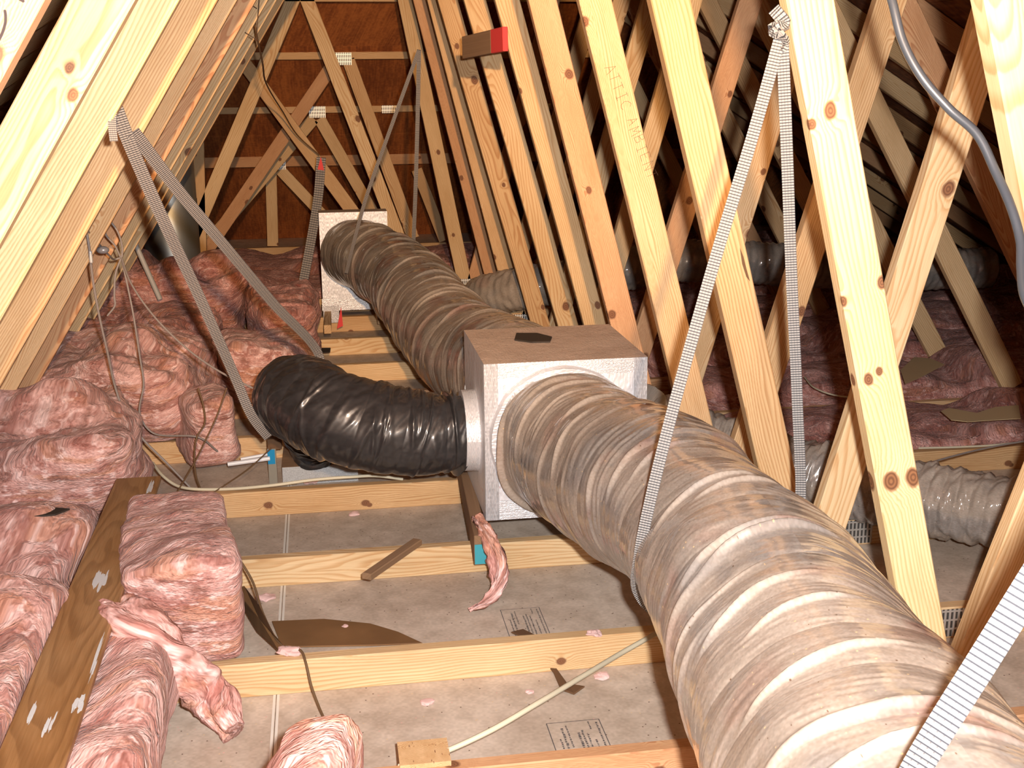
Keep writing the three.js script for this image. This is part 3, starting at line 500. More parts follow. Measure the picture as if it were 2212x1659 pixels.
// ------------------------------------------------------------------ pink insulation
function batt(cx, y0, cz, sx, sy, sz, yaw, seed, { amp = 0.03, mat = pinkMat, bend = 0, roll = 0, seg = 44, P7 = 5, taper = 0, label, name = 'insulation_batt', group } = {}) {
  const nx = Math.max(10, Math.round(seg * Math.min(1.6, sx / 0.5))), ny = 16, nz = Math.max(10, Math.round(seg * Math.min(1.8, sz / 0.5)));
  const g = new THREE.BoxGeometry(2, 2, 2, nx, ny, nz); g.deleteAttribute('normal'); g.deleteAttribute('uv');
  const mg = g.index ? g : g, P = mg.attributes.position, uv = new Float32Array(P.count * 2), R = rng(seed), ox = R() * 20;
  for (let i = 0; i < P.count; i++) {
    let x = P.getX(i), y = P.getY(i), z = P.getZ(i);
    const pw = P7, l = Math.pow(Math.pow(Math.abs(x), pw) + Math.pow(Math.abs(y), pw) + Math.pow(Math.abs(z), pw), 1 / pw), m = Math.max(Math.abs(x), Math.abs(y), Math.abs(z)), k = m / l; x *= k; y *= k; z *= k;
    let X = x * sx / 2, Y = (y + 1) * sy / 2, Z = z * sz / 2;
    const f = 1 - taper * (z * 0.5 + 0.5); X *= f; Y *= 1 - taper * 0.5 * (z * 0.5 + 0.5);
    const n1 = vn3(X * 4.5 + ox, Y * 6, Z * 4.5, seed) - 0.5, n2 = vn3(X * 7 + ox, Y * 30 + X * 9, Z * 12, seed + 1) - 0.5, n3 = vn3(X * 20 + ox, Y * 80, Z * 40, seed + 2) - 0.5;
    const d = amp * (1.5 * n1 + 0.34 * n2 + 0.16 * n3), lift = Math.min(1, Y / 0.05);
    X += x * d * 1.2 + amp * 0.6 * (vn3(X * 5 + ox + 9, Y * 20, Z * 5, seed + 4) - 0.5); Z += z * d * 1.2; Y += Math.max(0, y + 0.3) * d * 1.4 * lift + bend * (x * x) * sy;
    if (roll) { const s = Math.sin(roll), c = Math.cos(roll), a = X * c - Y * s, b = X * s + Y * c; X = a; Y = b; }
    uv[2 * i] = (X + Z * 0.25 + ox) / 0.5; uv[2 * i + 1] = (Y * 1.5 + Z * 0.9 + X * 0.12) / 0.5;
    P.setXYZ(i, X, Y, Z);
  }
  g.setAttribute('uv', new THREE.BufferAttribute(uv, 2)); g.computeVertexNormals();
  const m = solo(name, g, mat, label, 'insulation', group); m.position.set(cx, y0, cz); m.rotation.y = yaw; return m;
}
batt(-0.41, 0.089, -2.98, 0.28, 0.27, 0.6, 0.12, 1001, { amp: 0.024, P7: 10, label: 'thick pink insulation batt with blunt end, right of the brown plank' });
batt(-0.5, 0.089, -2.3, 0.24, 0.17, 0.9, 0.06, 1003, { amp: 0.035, label: 'flatter pink batt along the near right side of the brown plank' });
batt(-0.95, 0.089, -2.65, 0.62, 0.24, 1.5, 0.03, 1005, { amp: 0.05, label: 'broad pink batt left of the brown plank with a black scrap beyond' });
batt(-1.0, 0.089, -3.95, 0.74, 0.34, 0.95, 0.15, 1007, { amp: 0.06, label: 'thick pale pink batt folded over behind the black scrap' });
batt(-0.84, 0.089, -4.88, 0.74, 0.36, 0.72, -0.2, 1009, { amp: 0.06, label: 'large orange-pink batt under the hanging wires' });
batt(-0.47, 0.05, -4.5, 0.2, 0.26, 0.36, 0.25, 1011, { amp: 0.03, label: 'small rolled pink batt drooping over the joist left of the black duct' });
batt(-0.86, 0.089, -5.75, 0.74, 0.28, 0.78, 0.06, 1013, { amp: 0.06, mat: pinkDustMat, label: 'dusty pink batt behind the lower ends of the two grey straps' });
batt(-0.27, 0.089, -5.4, 0.44, 0.24, 0.7, 0.2, 1015, { amp: 0.05, label: 'rounded pink batt right behind the black duct' });
batt(-0.93, 0.089, -6.58, 1.0, 0.42, 0.7, 0.03, 1017, { amp: 0.07, mat: pinkDustMat, label: 'long dusty pink batt piled against the galvanized flue' });
batt(-0.24, 0.089, -6.3, 0.34, 0.27, 0.85, 0.12, 1019, { amp: 0.05, mat: pinkDustMat, label: 'pink batt left of the far foil box' });
batt(-1.62, 0.089, -5.4, 0.55, 0.3, 1.6, 0, 1021, { amp: 0.06, mat: pinkDustMat, label: 'dusty pink batt at the feet of the leaning webs' });
batt(-1.7, 0.089, -3.3, 0.5, 0.25, 2.2, 0, 1023, { amp: 0.06, mat: pinkDustMat, label: 'pink batt outside the feet of the near leaning webs' });
{ // torn strip hanging off the batt, lying down to the floor
  const pts = [onY(225, 1325, 0.2), onY(300, 1365, 0.285), onY(350, 1400, 0.25), onY(400, 1450, 0.18), onY(440, 1495, 0.11), onY(480, 1540, 0.06), onY(510, 1580, 0.035)];
  const s = solo('insulation_strip', flexDuct(pts, [0.04, 0.05, 0.055, 0.052, 0.048, 0.042, 0.025], { N: 120, M: 40, rib: 0, lump: 0.022, wrinkle: 0.007, seed: 51 }), paleFluffMat, 'torn pale pink strip of insulation drooping from the batt to the floor', 'insulation'); rebase(s);
}
{ // a batt end standing up close to the camera
  const p = onZ(672, 1570, 1.75); const m = batt(p.x - 0.01, 0.0, -1.72, 0.13, p.y, 0.28, -0.2, 1031, { amp: 0.03, mat: paleFluffMat, label: 'bright pale pink batt end standing up with a torn top' }); void m;
}
{ // tuft by the turquoise timber end
  const pts = [V(0.40, 0.195, -3.3), V(0.43, 0.17, -3.17), V(0.445, 0.10, -3.1), V(0.42, 0.05, -3.07), V(0.35, 0.02, -3.05)];
  const s = solo('insulation_tuft', flexDuct(pts, [0.01, 0.016, 0.022, 0.02, 0.006], { N: 80, M: 24, rib: 0, lump: 0.014, wrinkle: 0.006, seed: 57 }), paleFluffMat, 'pink tuft of insulation draped over the turquoise timber end', 'insulation'); rebase(s);
}
const ORD = ['first', 'second', 'third', 'fourth', 'fifth', 'sixth', 'seventh', 'eighth', 'ninth', 'tenth', 'eleventh'];
const fluffs = [[625, 1412, 0.09, 0.03, 'on top of the second joist by the brown wire'], [575, 1296, 0.003, 0.03, 'on the gypsum beside the kraft flap'], [1285, 1372, 0.09, 0.022, 'on the second joist behind the cream flat cable'], [1298, 1462, 0.003, 0.022, 'on the gypsum past the curled brown scrap'], [922, 1521, 0.003, 0.02, 'on the gypsum before the second joist'], [765, 1112, 0.003, 0.02, 'on the gypsum behind the third joist'], [1145, 1496, 0.003, 0.012, 'left of the curled brown scrap'], [745, 1355, 0.004, 0.012, 'on the long kraft paper'], [672, 1042, 0.003, 0.03, 'at the foot of the galvanized boot']];
for (const [px, py, y, r, where] of fluffs) {
  const g = new THREE.IcosahedronGeometry(r * 0.75, 3), P = g.attributes.position; for (let i = 0; i < P.count; i++) { const x = P.getX(i), yy = P.getY(i), z = P.getZ(i), k = 0.5 + 1.0 * vn3(x / r * 2.2 + px, yy / r * 2.2, z / r * 2.2, 71); P.setXYZ(i, x * k * 1.2, Math.max(-0.2 * r, yy * k * 0.4), z * k); } g.computeVertexNormals();
  const p = onY(px, py, y); const m = solo('insulation_tuft', g, fluffMat, 'small pale pink fluff ' + where, 'insulation'); m.position.set(p.x, y + 0.2 * r, p.z);
}
for (let n = 3; n <= 11; n++) { // batts in the joist bays away from the walkway
  const za = n < 10 ? ZT(n) : ZH(n - 10), zb = n < 9 ? ZT(n + 1) : ZH(n - 9), cz = -(za + zb + 0.038) / 2, d = zb - za - 0.06;
  batt(3.05, 0.002, cz, 3.1, n < 4 ? 0.12 : 0.17, d, 0, 1100 + n, { amp: 0.035, mat: pinkDustMat, seg: 30, label: `dusty pink batt laid in the ${ORD[n - 3]} right-hand joist bay past the silver crossing duct`, group: 'batts in the right-hand joist bays' });
}
for (let n = 1; n <= 11; n++) {
  const za = n < 10 ? ZT(n) : ZH(n - 10), zb = n < 9 ? ZT(n + 1) : ZH(n - 9);
  batt(-2.95, 0.002, -(za + zb + 0.038) / 2, 2.0, 0.17, zb - za - 0.06, 0, 1200 + n, { amp: 0.035, mat: pinkDustMat, seg: 22, label: `dusty pink batt in the ${ORD[n - 1]} joist bay along the left eave after the split web`, group: 'batts in the left-hand joist bays' });
}
for (let n = 9; n <= 11; n++) { const za = n < 10 ? ZT(n) : ZH(n - 10), zb = ZH(n - 9); batt(-0.1, 0.002, -(za + zb + 0.038) / 2, 2.9, 0.17, zb - za - 0.06, 0, 1300 + n, { amp: 0.035, mat: pinkDustMat, seg: 22, label: `dusty pink batt in the ${ORD[n - 9]} joist bay under the hip end past the flue`, group: 'batts under the hip end' }); }
{ // loose tan paper facing on the right-hand batts
  const strip = (q, y, seed, label) => { const pts = q.map((p) => onY(p[0], p[1], y)); const c = pts.reduce((a, b) => a.add(b), V(0, 0, 0)).multiplyScalar(1 / pts.length); const s = new THREE.Shape(pts.map((p) => new THREE.Vector2(p.x - c.x, -(p.z - c.z)))); const g = new THREE.ExtrudeGeometry(s, { depth: 0.002, bevelEnabled: false }).rotateX(-Math.PI / 2); const m = solo('paper_scrap', g, tanPaperMat, label, 'paper'); m.position.copy(c); m.position.y = y; return m; };
  strip([[2033, 889], [2050, 882], [2110, 893], [2150, 880], [2200, 876], [2205, 905], [2150, 908], [2090, 912], [2055, 908]], 0.215, 1, 'torn tan kraft paper strip on the dusty batts beyond the silver duct');
  strip([[1945, 800], [1975, 772], [2010, 775], [2040, 788], [1990, 815], [1955, 830]], 0.225, 2, 'crumpled tan paper scrap beside the knotty web');
}

// ------------------------------------------------------------------ brown plank with white smears
{
  const a = onY(300, 1036, 0.33), b = onY(40, 1720, 0.29), t = thing('plank', 'long brown plank smeared with white paint lying on the pink batts', 'plank', [(a.x + b.x) / 2, 0.3, (a.z + b.z) / 2]), o = t.position;
  const bd = part('board', board(a.clone().sub(o), b.clone().sub(o), 0.125, 0.016, V(1, 0, 0)), new THREE.MeshStandardMaterial({ map: woodTex(131, { early: [150, 112, 72], late: [130, 94, 58], ring: 0.012 }), roughness: 0.5 }), t);
  const dir = b.clone().sub(a), L = dir.length(), X = dir.clone().normalize(), S = V(1, 0, 0).addScaledVector(X, -X.x).normalize(), N = S.clone().cross(X).normalize(); if (N.y < 0) N.negate();
  const sm = new THREE.MeshStandardMaterial({ color: 0xc9ccce, roughness: 0.6 }), R = rng(77);
  const smear = (u, v, lu, wv) => { const geos = []; for (let q = 0; q < 7; q++) { const sh = new THREE.Shape(), n = 12, cu = (R() - 0.5) * lu * 1.1, cv = (R() - 0.5) * wv * 1.6, l1 = lu * (0.25 + R() * 0.7), w1 = wv * (0.12 + R() * 0.4); for (let i = 0; i < n; i++) { const an = i / n * Math.PI * 2, k = 0.6 + 0.6 * R(); const p = [cu + Math.cos(an) * l1 * k, cv + Math.sin(an) * w1 * k]; i ? sh.lineTo(...p) : sh.moveTo(...p); } geos.push(new THREE.ExtrudeGeometry(sh, { depth: 0.0006 + q * 0.0001, bevelEnabled: false })); } const g = mergeGeometries(geos); g.applyMatrix4(new THREE.Matrix4().makeBasis(X, S, X.clone().cross(S)).setPosition(a.clone().sub(o).addScaledVector(X, u).addScaledVector(S, v).addScaledVector(N, 0.008))); return g; };
  const spots = [[0.46 * L, 0.005, 0.07, 0.018], [0.06 * L, 0.045, 0.05, 0.008], [0.14 * L, 0.04, 0.06, 0.005], [0.2 * L, 0.03, 0.03, 0.005], [0.33 * L, 0.05, 0.02, 0.012], [0.7 * L, 0.055, 0.09, 0.004], [0.84 * L, -0.03, 0.04, 0.006], [0.86 * L, 0.01, 0.035, 0.008], [0.82 * L, 0.05, 0.03, 0.012]];
  for (const s of spots) part('paint_smear', smear(...s), sm, bd, 'white paint smear');
}

// ------------------------------------------------------------------ straps, cables and wires
function ribbon(pts, wid, face, th = 0.0025, seg = 60, tw = 0) { // a flat band along points whose broad side looks along face
  const c = new THREE.CatmullRomCurve3(pts, false, 'centripetal'), L = c.getLength(), pos = [], uv = [], idx = [];
  for (let i = 0; i <= seg; i++) {
    const t = i / seg, p = c.getPointAt(t), T = c.getTangentAt(t), f = (typeof face === 'function' ? face(p) : face).clone(); if (tw) f.applyAxisAngle(T, tw * t);
    const S = T.clone().cross(f).normalize(), Nn = S.clone().cross(T).normalize();
    for (const [a, b, u] of [[-1, 1, 0], [1, 1, 1], [1, -1, 1.1], [-1, -1, 2.1], [-1, 1, 2.2]]) { const q = p.clone().addScaledVector(S, a * wid / 2).addScaledVector(Nn, b * th / 2); pos.push(q.x, q.y, q.z); uv.push(u, t * L / wid); }
  }
  for (let i = 0; i < seg; i++) for (let j = 0; j < 4; j++) { const a = i * 5 + j, b = a + 5; idx.push(a, b, a + 1, a + 1, b, b + 1); }
  idx.push(0, 1, 2, 0, 2, 3); const k = seg * 5; idx.push(k, k + 2, k + 1, k, k + 3, k + 2);
  const g = new THREE.BufferGeometry(); g.setAttribute('position', new THREE.Float32BufferAttribute(pos, 3)); g.setAttribute('uv', new THREE.Float32BufferAttribute(uv, 2)); g.setIndex(idx); return toCreasedNormals(g, 0.6);
}
const toEye = (p) => EYE.clone().sub(p).normalize();
{ // knotted strap round the main duct
  const zk = 2.12, k0 = onZ(1686, 70, zk), t = thing('webbing_strap', 'white checked webbing strap knotted to a web and slung under the wide duct', 'strap', [k0.x, k0.y - 1.1, k0.z]), o = t.position, rel = (a) => a.map((p) => p.clone().sub(o));
  const aF = rel([onZ(1686, 80, zk), onZ(1630, 280, 2.11), onZ(1545, 560, 2.1), onZ(1455, 880, 2.09), onZ(1405, 1080, 2.1), onZ(1381, 1200, 2.13), onZ(1379, 1280, 2.21), V(0.66, 0.36, -2.24), V(0.77, 0.345, -2.25)]);
  part('strap_leg', ribbon(aF, 0.022, (p) => toEye(p.clone().add(o)), 0.003, 120), strapMat, t);
  const bF = rel([onZ(1690, 80, zk), onZ(1700, 330, 2.16), onZ(1710, 600, 2.22), onZ(1722, 860, 2.27), onZ(1728, 1105, 2.3), V(0.965, 0.45, -2.29), V(0.9, 0.345, -2.27), V(0.77, 0.315, -2.25)]);
  part('strap_leg', ribbon(bF, 0.022, (p) => toEye(p.clone().add(o)), 0.003, 120), strapMat, t);
  const kn = rel([onZ(1672, 20, zk), onZ(1684, 34, zk - 0.012), onZ(1694, 48, zk - 0.006), onZ(1680, 58, zk - 0.016), onZ(1668, 64, zk - 0.002), onZ(1684, 76, zk - 0.016), onZ(1694, 92, zk - 0.004), onZ(1688, 110, zk - 0.004)]);
  part('knot', ribbon(kn, 0.022, (p) => toEye(p.clone().add(o)), 0.006, 60, 1.2), strapMat, t); part('knot', ribbon(rel([onZ(1700, 52, zk), onZ(1682, 62, zk - 0.018), onZ(1668, 74, zk - 0.004)]), 0.018, V(0, 0, 1), 0.006, 20), strapMat, t);
}
{ // near strap at the right
  const pts = [V(0.875, 1.6, -0.95), V(0.8, 1.38, -0.93), onZ(2450, 900, 0.88), onZ(2330, 1095, 0.87), onZ(2212, 1285, 0.87), onZ(2120, 1432, 0.88), onZ(2030, 1575, 0.89), onZ(1980, 1659, 0.9), onZ(1940, 1740, 0.91), onZ(1905, 1830, 0.93), V(0.36, 0.5, -0.95)];
  const s = solo('webbing_strap', ribbon(pts, 0.026, toEye, 0.003, 120), strapMat, 'broad white ribbed webbing strap crossing in front of the wide duct', 'strap'); rebase(s);
}
{ // strap under the black duct
  const k0 = onZ(250, 245, 2.75), t = thing('webbing_strap', 'grey webbing strap hung from a leaning web round the black duct', 'strap', [k0.x, 0.35, k0.z]), o = t.position, rel = (a) => a.map((p) => p.clone().sub(o));
  const fe = (p) => toEye(p.clone().add(o));
  part('strap_leg', ribbon(rel([onZ(246, 222, 2.72), onZ(280, 310, 2.82), onZ(350, 470, 3.05), onZ(430, 640, 3.35), onZ(508, 815, 3.62), onZ(545, 900, 3.7), onZ(580, 945, 3.76)]), 0.03, fe, 0.003, 80), greyStrapMat, t);
  part('strap_leg', ribbon(rel([onZ(288, 285, 2.8), onZ(380, 405, 3.05), onZ(480, 525, 3.35), onZ(590, 655, 3.75), onZ(690, 770, 4.08), V(-0.03, 0.44, -4.1)]), 0.03, fe, 0.003, 80), greyStrapMat, t);
  part('strap_tail', ribbon(rel([onZ(246, 225, 2.71), onZ(242, 262, 2.7), onZ(246, 305, 2.7)]), 0.017, fe, 0.003, 20), greyStrapMat, t);
}
{ // straps of the far duct
  const k0 = onZ(905, 108, 5.9), t = thing('webbing_strap', 'thin grey strap forked from a far web down round the brown duct', 'strap', [k0.x, 0.4, k0.z]), o = t.position, rel = (a) => a.map((p) => p.clone().sub(o)), fe = (p) => toEye(p.clone().add(o));
  part('strap_leg', ribbon(rel([k0, onZ(850, 260, 6.0), onZ(790, 430, 6.1), onZ(760, 540, 6.2), onZ(748, 590, 6.28)]), 0.018, fe, 0.003, 60), greyStrapMat, t);
  part('strap_leg', ribbon(rel([k0, onZ(902, 260, 6.0), onZ(898, 400, 6.1), onZ(893, 530, 6.25)]), 0.02, fe, 0.003, 60), greyStrapMat, t);
  const g = solo('webbing_strap', ribbon([onZ(694, 340, 7.3), onZ(688, 420, 7.3), onZ(672, 520, 7.3), onZ(655, 610, 7.25)], 0.055, toEye, 0.003, 40), greyStrapMat, 'wide dim grey strap hanging left of the far foil box', 'strap'); rebase(g);
}
const cable = (name, pts, r, mat, label, category = 'wire', seg = 90) => rebase(solo(name, new THREE.TubeGeometry(new THREE.CatmullRomCurve3(pts, false, 'centripetal'), seg, r, 8, false), mat, label, category));
cable('power_cable', [onZ(1905, -60, 1.75), onZ(1926, 0, 1.72), onZ(1950, 90, 1.7), onZ(1990, 165, 1.68), onZ(2050, 235, 1.66), onZ(2110, 290, 1.63), onZ(2150, 370, 1.6), onZ(2185, 450, 1.56), onZ(2204, 520, 1.53), onZ(2206, 580, 1.5), onZ(2214, 640, 1.46), onZ(2260, 720, 1.4)], 0.0068, darkCable, 'dark grey cable sagging across the outer webs', 'cable', 140);
cable('power_cable', [onY(862, 1656, 0.09), onY(960, 1624, 0.093), onY(1060, 1578, 0.12), onY(1160, 1520, 0.135), onY(1260, 1460, 0.12), onY(1340, 1412, 0.1), onY(1400, 1378, 0.095), onY(1460, 1345, 0.06)], 0.0062, creamCable, 'cream flat cable curving over the near joists to the wide duct', 'cable', 140);
cable('power_cable', [onY(330, 1000, 0.14), onY(352, 1028, 0.12), onY(380, 1048, 0.1), onY(415, 1056, 0.098), onY(500, 1056, 0.098), onY(590, 1048, 0.11), onY(680, 1036, 0.12), onY(760, 1030, 0.12), onY(812, 1028, 0.12), onY(870, 1035, 0.1)], 0.0055, creamCable, 'cream cable lying along the joist in front of the galvanized boot', 'cable', 120);
cable('thin_wire', [onZ(184, 486, 3.9), onZ(192, 530, 3.9), onZ(200, 600, 3.95), onZ(214, 680, 4.0), onZ(232, 760, 4.05), onZ(250, 840, 4.1), onZ(275, 905, 4.1), onZ(310, 950, 4.1), onZ(360, 1000, 4.1), onZ(410, 1052, 4.1)], 0.004, greyWire, 'grey wire hanging from the left web down to the joist');
cable('thin_wire', [onZ(262, 556, 4.3), onZ(276, 620, 4.3), onZ(288, 680, 4.3), onZ(302, 770, 4.3), onZ(310, 830, 4.3), onZ(302, 895, 4.3), onZ(330, 935, 4.3), onZ(430, 945, 4.25), onZ(470, 975, 4.3)], 0.0035, greyWire, 'grey wire looping down over the large orange-pink batt');
cable('thin_wire', [onZ(262, 556, 4.3), onZ(282, 610, 4.2), onZ(330, 680, 4.1), onZ(400, 750, 4.0), onZ(470, 800, 3.9), onZ(545, 838, 3.8)], 0.0035, greyWire, 'grey wire running from the tangle to the end of the black duct');
cable('thin_wire', [onZ(262, 556, 4.3), onZ(250, 590, 4.3), onZ(247, 640, 4.3), onZ(248, 660, 4.3), onZ(232, 682, 4.3)], 0.0035, greyWire, 'short grey wire end hanging from the tangle');
cable('thin_wire', [onZ(240, 480, 4.28), onZ(254, 500, 4.28), onZ(264, 535, 4.3), onZ(262, 556, 4.3), onZ(248, 530, 4.28), onZ(228, 505, 4.26), onZ(232, 482, 4.25), onZ(240, 480, 4.28)], 0.0035, greyWire, 'looped grey wire at the top of the tangle', 'wire', 120);
cable('thin_wire', [onZ(184, 486, 3.9), onZ(200, 515, 4.0), onZ(214, 528, 4.1), onZ(236, 552, 4.2), onZ(250, 560, 4.3), onZ(262, 556, 4.3)], 0.0035, greyWire, 'grey wire joining the hanging wire to the tangle');
cable('thin_wire', [onZ(428, 838, 4.2), onZ(440, 880, 4.2), onZ(442, 915, 4.2), onZ(425, 945, 4.2), onZ(420, 990, 4.15), onZ(424, 1030, 4.1), onZ(442, 1076, 4.0)], 0.0032, brownWire, 'dark brown wire running down past the small rolled batt');
cable('thin_wire', [onZ(490, 838, 4.25), onZ(468, 900, 4.2), onZ(440, 960, 4.15), onZ(420, 1000, 4.1), onZ(385, 1060, 4.0), onZ(362, 1110, 3.9)], 0.0026, brownWire, 'thin brown wire slanting down beside the rolled batt');
cable('thin_wire', [onZ(586, 968, 4.2), onZ(540, 1010, 4.1), onZ(490, 1045, 4.0), onZ(455, 1068, 3.95)], 0.0024, brownWire, 'thin brown wire from the blue tab to the joist');
cable('thin_wire', [onY(520, 1212, 0.2), onY(545, 1255, 0.16), onY(570, 1330, 0.11), onY(612, 1395, 0.1), onY(648, 1404, 0.1), onY(660, 1430, 0.09), onY(672, 1480, 0.05), onY(690, 1530, 0.02), onY(715, 1580, 0.02), onY(725, 1600, 0.02)], 0.0032, brownWire, 'dark brown wire draped over the second joist to the standing batt end', 'wire', 120);
cable('thin_wire', [onZ(560, -20, 5.3), onZ(548, 20, 5.3), onZ(552, 60, 5.3), onZ(566, 130, 5.6), onZ(575, 180, 6.5), onZ(610, 240, 7.5), onZ(650, 300, 8.0), onZ(690, 335, 8.05)], 0.004, brownWire, 'brown wire trailing along the far crossing webs', 'wire', 120);
cable('thin_wire', [onY(1985, 968, 0.1), onY(2060, 966, 0.1), onY(2140, 962, 0.1), onY(2220, 953, 0.1), onY(2320, 938, 0.1)], 0.004, creamCable, 'pale wire lying along the joist behind the silver crossing duct');
cable('thin_wire', [onY(1990, 1005, 0.3), onY(2060, 985, 0.29), onY(2130, 968, 0.28), onY(2240, 948, 0.27)], 0.003, greyWire, 'grey wire slanting above the silver crossing duct');
cable('thin_wire', [onY(1738, 815, 0.22), onY(1760, 838, 0.22), onY(1800, 853, 0.22), onY(1850, 860, 0.22)], 0.0035, creamCable, 'short pale wire on the dusty batts beside the near webs');
{ // wire connectors of the tangle
  const b = solo('wire_connector', new THREE.SphereGeometry(0.016, 16, 12), new THREE.MeshPhysicalMaterial({ color: 0xa8adb8, metalness: 0.6, roughness: 0.15 }), 'shiny crumpled connector in the wire tangle', 'connector'); b.scale.set(1.3, 0.8, 1); b.position.copy(onZ(222, 540, 4.1));
  const c = solo('wire_connector', new THREE.CapsuleGeometry(0.006, 0.03, 4, 10), new THREE.MeshStandardMaterial({ color: 0xd8d8d6, metalness: 0.5, roughness: 0.25 }), 'small silver crimp on the hanging grey wire', 'connector'); c.position.copy(onZ(196, 555, 3.9));
}

// ------------------------------------------------------------------ galvanized flue and small pipe
{
  const p = onZ(375, 560, 7.2), t = thing('flue_pipe', 'round galvanized flue pipe rising behind the leaning webs', 'pipe', [p.x, 0.0, -7.2]);
  const top = slopeY(p.x) - 0.02; const fpi = part('pipe', new THREE.CylinderGeometry(0.155, 0.155, top, 48, 1).translate(0, top / 2, 0), pipeMat, t); part('seam_band', new THREE.CylinderGeometry(0.158, 0.158, 0.04, 48, 1, true).translate(0, 0.75, 0), pipeMat, fpi);
  const a = onZ(291, 524, 6.1), b = onZ(316, 580, 6.1), d = b.clone().sub(a), q = thing('white_pipe', 'small white capped plastic pipe sticking up before the flue', 'pipe', [b.x, 0.2, b.z]), rel = (v) => v.clone().sub(q.position);
  part('pipe', new THREE.TubeGeometry(new THREE.LineCurve3(rel(a), rel(b.clone().addScaledVector(d, 1.2))), 2, 0.013, 14, false), new THREE.MeshStandardMaterial({ color: 0xaaa9a4, roughness: 0.5 }), q);
  part('cap', new THREE.CylinderGeometry(0.017, 0.017, 0.03, 16).translate(rel(a).x, rel(a).y, rel(a).z), whitePlastic, q);
}

// ------------------------------------------------------------------ loose timber and scraps
{ // hanging board with the red end
  const zb = ZT(4) - 0.1, a = onZ(1003, 103, zb + 0.45), b = onZ(1092, 84, zb), t = thing('hanging_board', 'dark brown board with a bright red end fixed across the webs', 'board', [(a.x + b.x) / 2, 1.5, (a.z + b.z) / 2]), o = t.position, d = b.clone().sub(a);
  part('board', board(a.clone().sub(o), a.clone().addScaledVector(d, 0.72).sub(o), 0.085, 0.02, V(0, 1, 0)), dustBoardMat, t); part('red_end', board(a.clone().addScaledVector(d, 0.72).sub(o), b.clone().sub(o), 0.086, 0.021, V(0, 1, 0)), redMat, t, 'bright red painted end');
}
rebase(solo('wooden_stick', board(onY(792, 1246, 0.1), onY(902, 1170, 0.1), 0.03, 0.02, V(1, 0, 0.3)), dustBoardMat, 'short grey brown stick lying across the third joist', 'stick'));
rebase(solo('wood_block', box(0.105, 0.1, 0.09, onY(918, 1640, 0.1).x, 0.05, onY(918, 1640, 0.1).z - 0.03), wood(6), 'pine block end standing on the gypsum beside the nearest joist', 'wood'));
function scrap(q, y, mat, label, category, { th = 0.003, curl = 0 } = {}) {
  const pts = q.map((p) => onY(p[0], p[1], y)), c = pts.reduce((a, b) => a.clone().add(b), V(0, 0, 0)).multiplyScalar(1 / pts.length);
  const g = new THREE.ExtrudeGeometry(new THREE.Shape(pts.map((p) => new THREE.Vector2(p.x - c.x, -(p.z - c.z)))), { depth: th, bevelEnabled: true, bevelSize: 0.0008, bevelThickness: 0.0008, bevelSegments: 1, curveSegments: 4 }).rotateX(-Math.PI / 2);
  const P = g.attributes.position; for (let i = 0; i < P.count; i++) P.setY(i, P.getY(i) + curl * (P.getX(i) ** 2) * 20); g.computeVertexNormals();
  const m = solo('paper_scrap', g, mat, label, category); m.position.set(c.x, y + 0.001, c.z); return m;
}
scrap([[588, 1345], [700, 1340], [800, 1350], [860, 1368], [912, 1392], [800, 1396], [640, 1399], [608, 1396]], 0.002, kraftMat, 'long dark brown kraft paper lying behind the second joist', 'paper');
scrap([[1116, 722], [1160, 722], [1192, 730], [1188, 740], [1150, 741], [1112, 736]], BY1 + 0.001, darkScrapMat, 'black felt scrap on top of the near foil box', 'scrap');
scrap([[50, 1103], [90, 1097], [150, 1102], [120, 1114], [60, 1120]], 0.36, darkScrapMat, 'black felt scrap on the pale pink batts', 'scrap');
scrap([[652, 760], [690, 753], [714, 753], [713, 762], [690, 764], [655, 768]], 0.092, darkScrapMat, 'dark felt scrap by the joist behind the black duct', 'scrap');
scrap([[1172, 1432], [1200, 1445], [1225, 1480], [1262, 1494], [1240, 1502], [1212, 1492], [1196, 1455]], 0.004, brownScrapMat, 'curled brown leaf-like scrap under the cream flat cable', 'scrap', { curl: 0.3 });
scrap([[1105, 1368], [1130, 1362], [1155, 1374], [1130, 1378]], 0.004, brownScrapMat, 'small brown scrap on the printed box behind the second joist', 'scrap');
{ // folded kraft flap by the thick batt
  const A = (px, py, y) => onY(px, py, y), pts = [A(505, 1272, 0.1), A(528, 1268, 0.12), A(560, 1310, 0.16), A(590, 1370, 0.13), A(620, 1402, 0.1), A(600, 1404, 0.09), A(555, 1365, 0.05), A(522, 1310, 0.05)];
  const c = pts.reduce((a, b) => a.clone().add(b), V(0, 0, 0)).multiplyScalar(1 / pts.length), pos = [], n = pts.length, up = V(0, 0.004, 0.002);
  const tri = (a, b, d) => [a, b, d].forEach((p) => pos.push(p.x - c.x, p.y - c.y, p.z - c.z)); for (let i = 0; i < n; i++) { const p = pts[i], q = pts[(i + 1) % n], pu = p.clone().add(up), qu = q.clone().add(up); tri(c.clone().add(up), pu, qu); tri(c, q, p); tri(p, q, qu); tri(p, qu, pu); }
  const g = new THREE.BufferGeometry(); g.setAttribute('position', new THREE.Float32BufferAttribute(pos, 3)); g.computeVertexNormals(); const uv = new Float32Array(pos.length / 3 * 2); for (let i = 0; i < uv.length / 2; i++) { uv[2 * i] = pos[3 * i] * 3; uv[2 * i + 1] = pos[3 * i + 2] * 3; } g.setAttribute('uv', new THREE.BufferAttribute(uv, 2));
  const m = solo('paper_scrap', g, kraftMat, 'folded kraft paper flap leaning against the thick pink batt', 'paper'); m.position.copy(c);
}
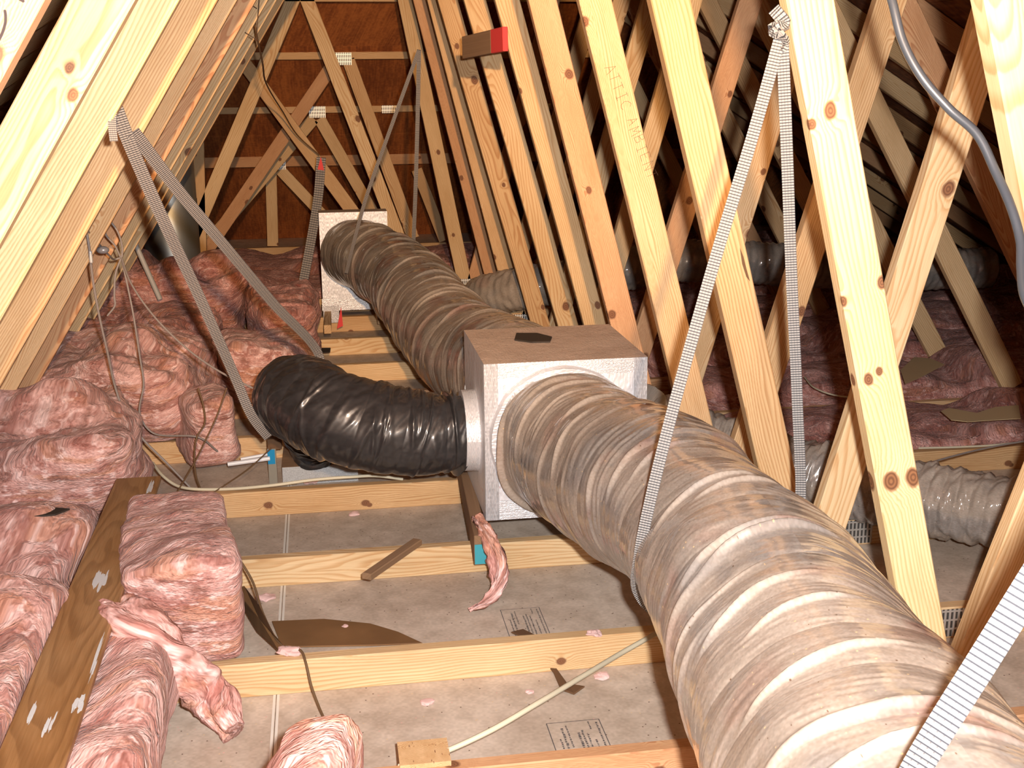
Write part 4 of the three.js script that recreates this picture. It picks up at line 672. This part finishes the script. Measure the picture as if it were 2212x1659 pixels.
// red flags
for (const [q, z, label] of [[[[693, 338], [700, 368], [686, 366]], 7.28, 'small red flag at the top of the wide dim strap'], [[[737, 662], [741, 704], [728, 710]], 6.78, 'small red flag hanging before the far foil box']]) {
  const p = q.map((k) => onZ(k[0], k[1], z)), c = p[1], g = new THREE.ExtrudeGeometry(new THREE.Shape(p.map((v) => new THREE.Vector2(v.x - c.x, v.y - c.y))), { depth: 0.002, bevelEnabled: false }); const m = solo('red_flag', g, redMat, label, 'flag'); m.position.copy(c);
}
// printed boxes on the gypsum
for (const [cx, cy, w, h, sd] of [[1135, 1348, 0.115, 0.2, 3], [1258, 1612, 0.13, 0.22, 4]]) {
  const a = onY(cx, cy, 0), [g, m] = inkPlane(w, h, 256, 448, (c, W2, H2) => {
    c.strokeStyle = 'rgba(76,80,88,0.75)'; c.lineWidth = 4; c.strokeRect(6, 6, W2 - 12, H2 - 12); const R = rng(sd); c.fillStyle = 'rgba(70,74,84,0.7)';
    for (const [x, t, y0, y1] of [[40, 9, 150, 420], [60, 12, 60, 400], [84, 8, 40, 220], [92, 8, 300, 420], [128, 12, 110, 380], [148, 10, 90, 360], [168, 10, 120, 400], [192, 8, 20, 90], [196, 9, 180, 420], [226, 10, 30, 420]]) for (let y = y0; y < y1;) { const k = 4 + R() * 9; c.fillRect(x + R() * 2, y, t * (0.6 + R() * 0.4), k); y += k + 2 + R() * 5; }
  });
  const p = part('printed_stamp', g, m, floorG, 'faint grey printed box of small text'); p.rotation.x = -Math.PI / 2; p.position.set(a.x, 0.0008, a.z);
}

// ------------------------------------------------------------------ lamps that light the place
{
  const t = thing('clamp_lamp', 'warm clamp work lamp with aluminium reflector under the ridge behind the camera', 'lamp', [LAMP_POS.x, LAMP_POS.y, LAMP_POS.z]), inner = new THREE.Group(), q = new THREE.Quaternion().setFromUnitVectors(V(0, 1, 0), LAMP_AIM.clone().sub(LAMP_POS).normalize());
  void inner; const lat = (pts) => new THREE.LatheGeometry(pts.map((p) => new THREE.Vector2(p[0], p[1])), 40).applyQuaternion(q);
  part('reflector', lat([[0.03, -0.12], [0.05, -0.115], [0.085, -0.08], [0.105, -0.03], [0.107, -0.031], [0.087, -0.083], [0.05, -0.119], [0.03, -0.124]]), pipeMat, t);
  part('bulb', new THREE.SphereGeometry(0.028, 24, 16).applyQuaternion(q).translate(0, 0, 0.06), new THREE.MeshStandardMaterial({ color: 0xffffff, emissive: new THREE.Color(1, 0.62, 0.25), emissiveIntensity: 3 }), t);
  part('lamp_holder', lat([[0.0001, -0.2], [0.022, -0.2], [0.022, -0.12], [0.0001, -0.12]]), darkScrapMat, t); part('clamp_arm', new THREE.CylinderGeometry(0.006, 0.006, 0.55, 10).translate(0, 0.3, 0.17), pipeMat, t);
  const f = thing('camera_flash', 'small black flash unit held beside the lens', 'flash', [FLASH_POS.x, FLASH_POS.y - 0.02, 0.03]);
  part('flash_body', box(0.06, 0.04, 0.03, 0, 0.02, 0.0), darkScrapMat, f); part('flash_window', box(0.04, 0.022, 0.002, 0, 0.02, -0.0162), new THREE.MeshStandardMaterial({ color: 0xffffff, emissive: new THREE.Color(1, 0.95, 0.88), emissiveIntensity: 3 }), f);
}
console.log('built in', Date.now() - T0, 'ms');
renderer.render(scene, camera);
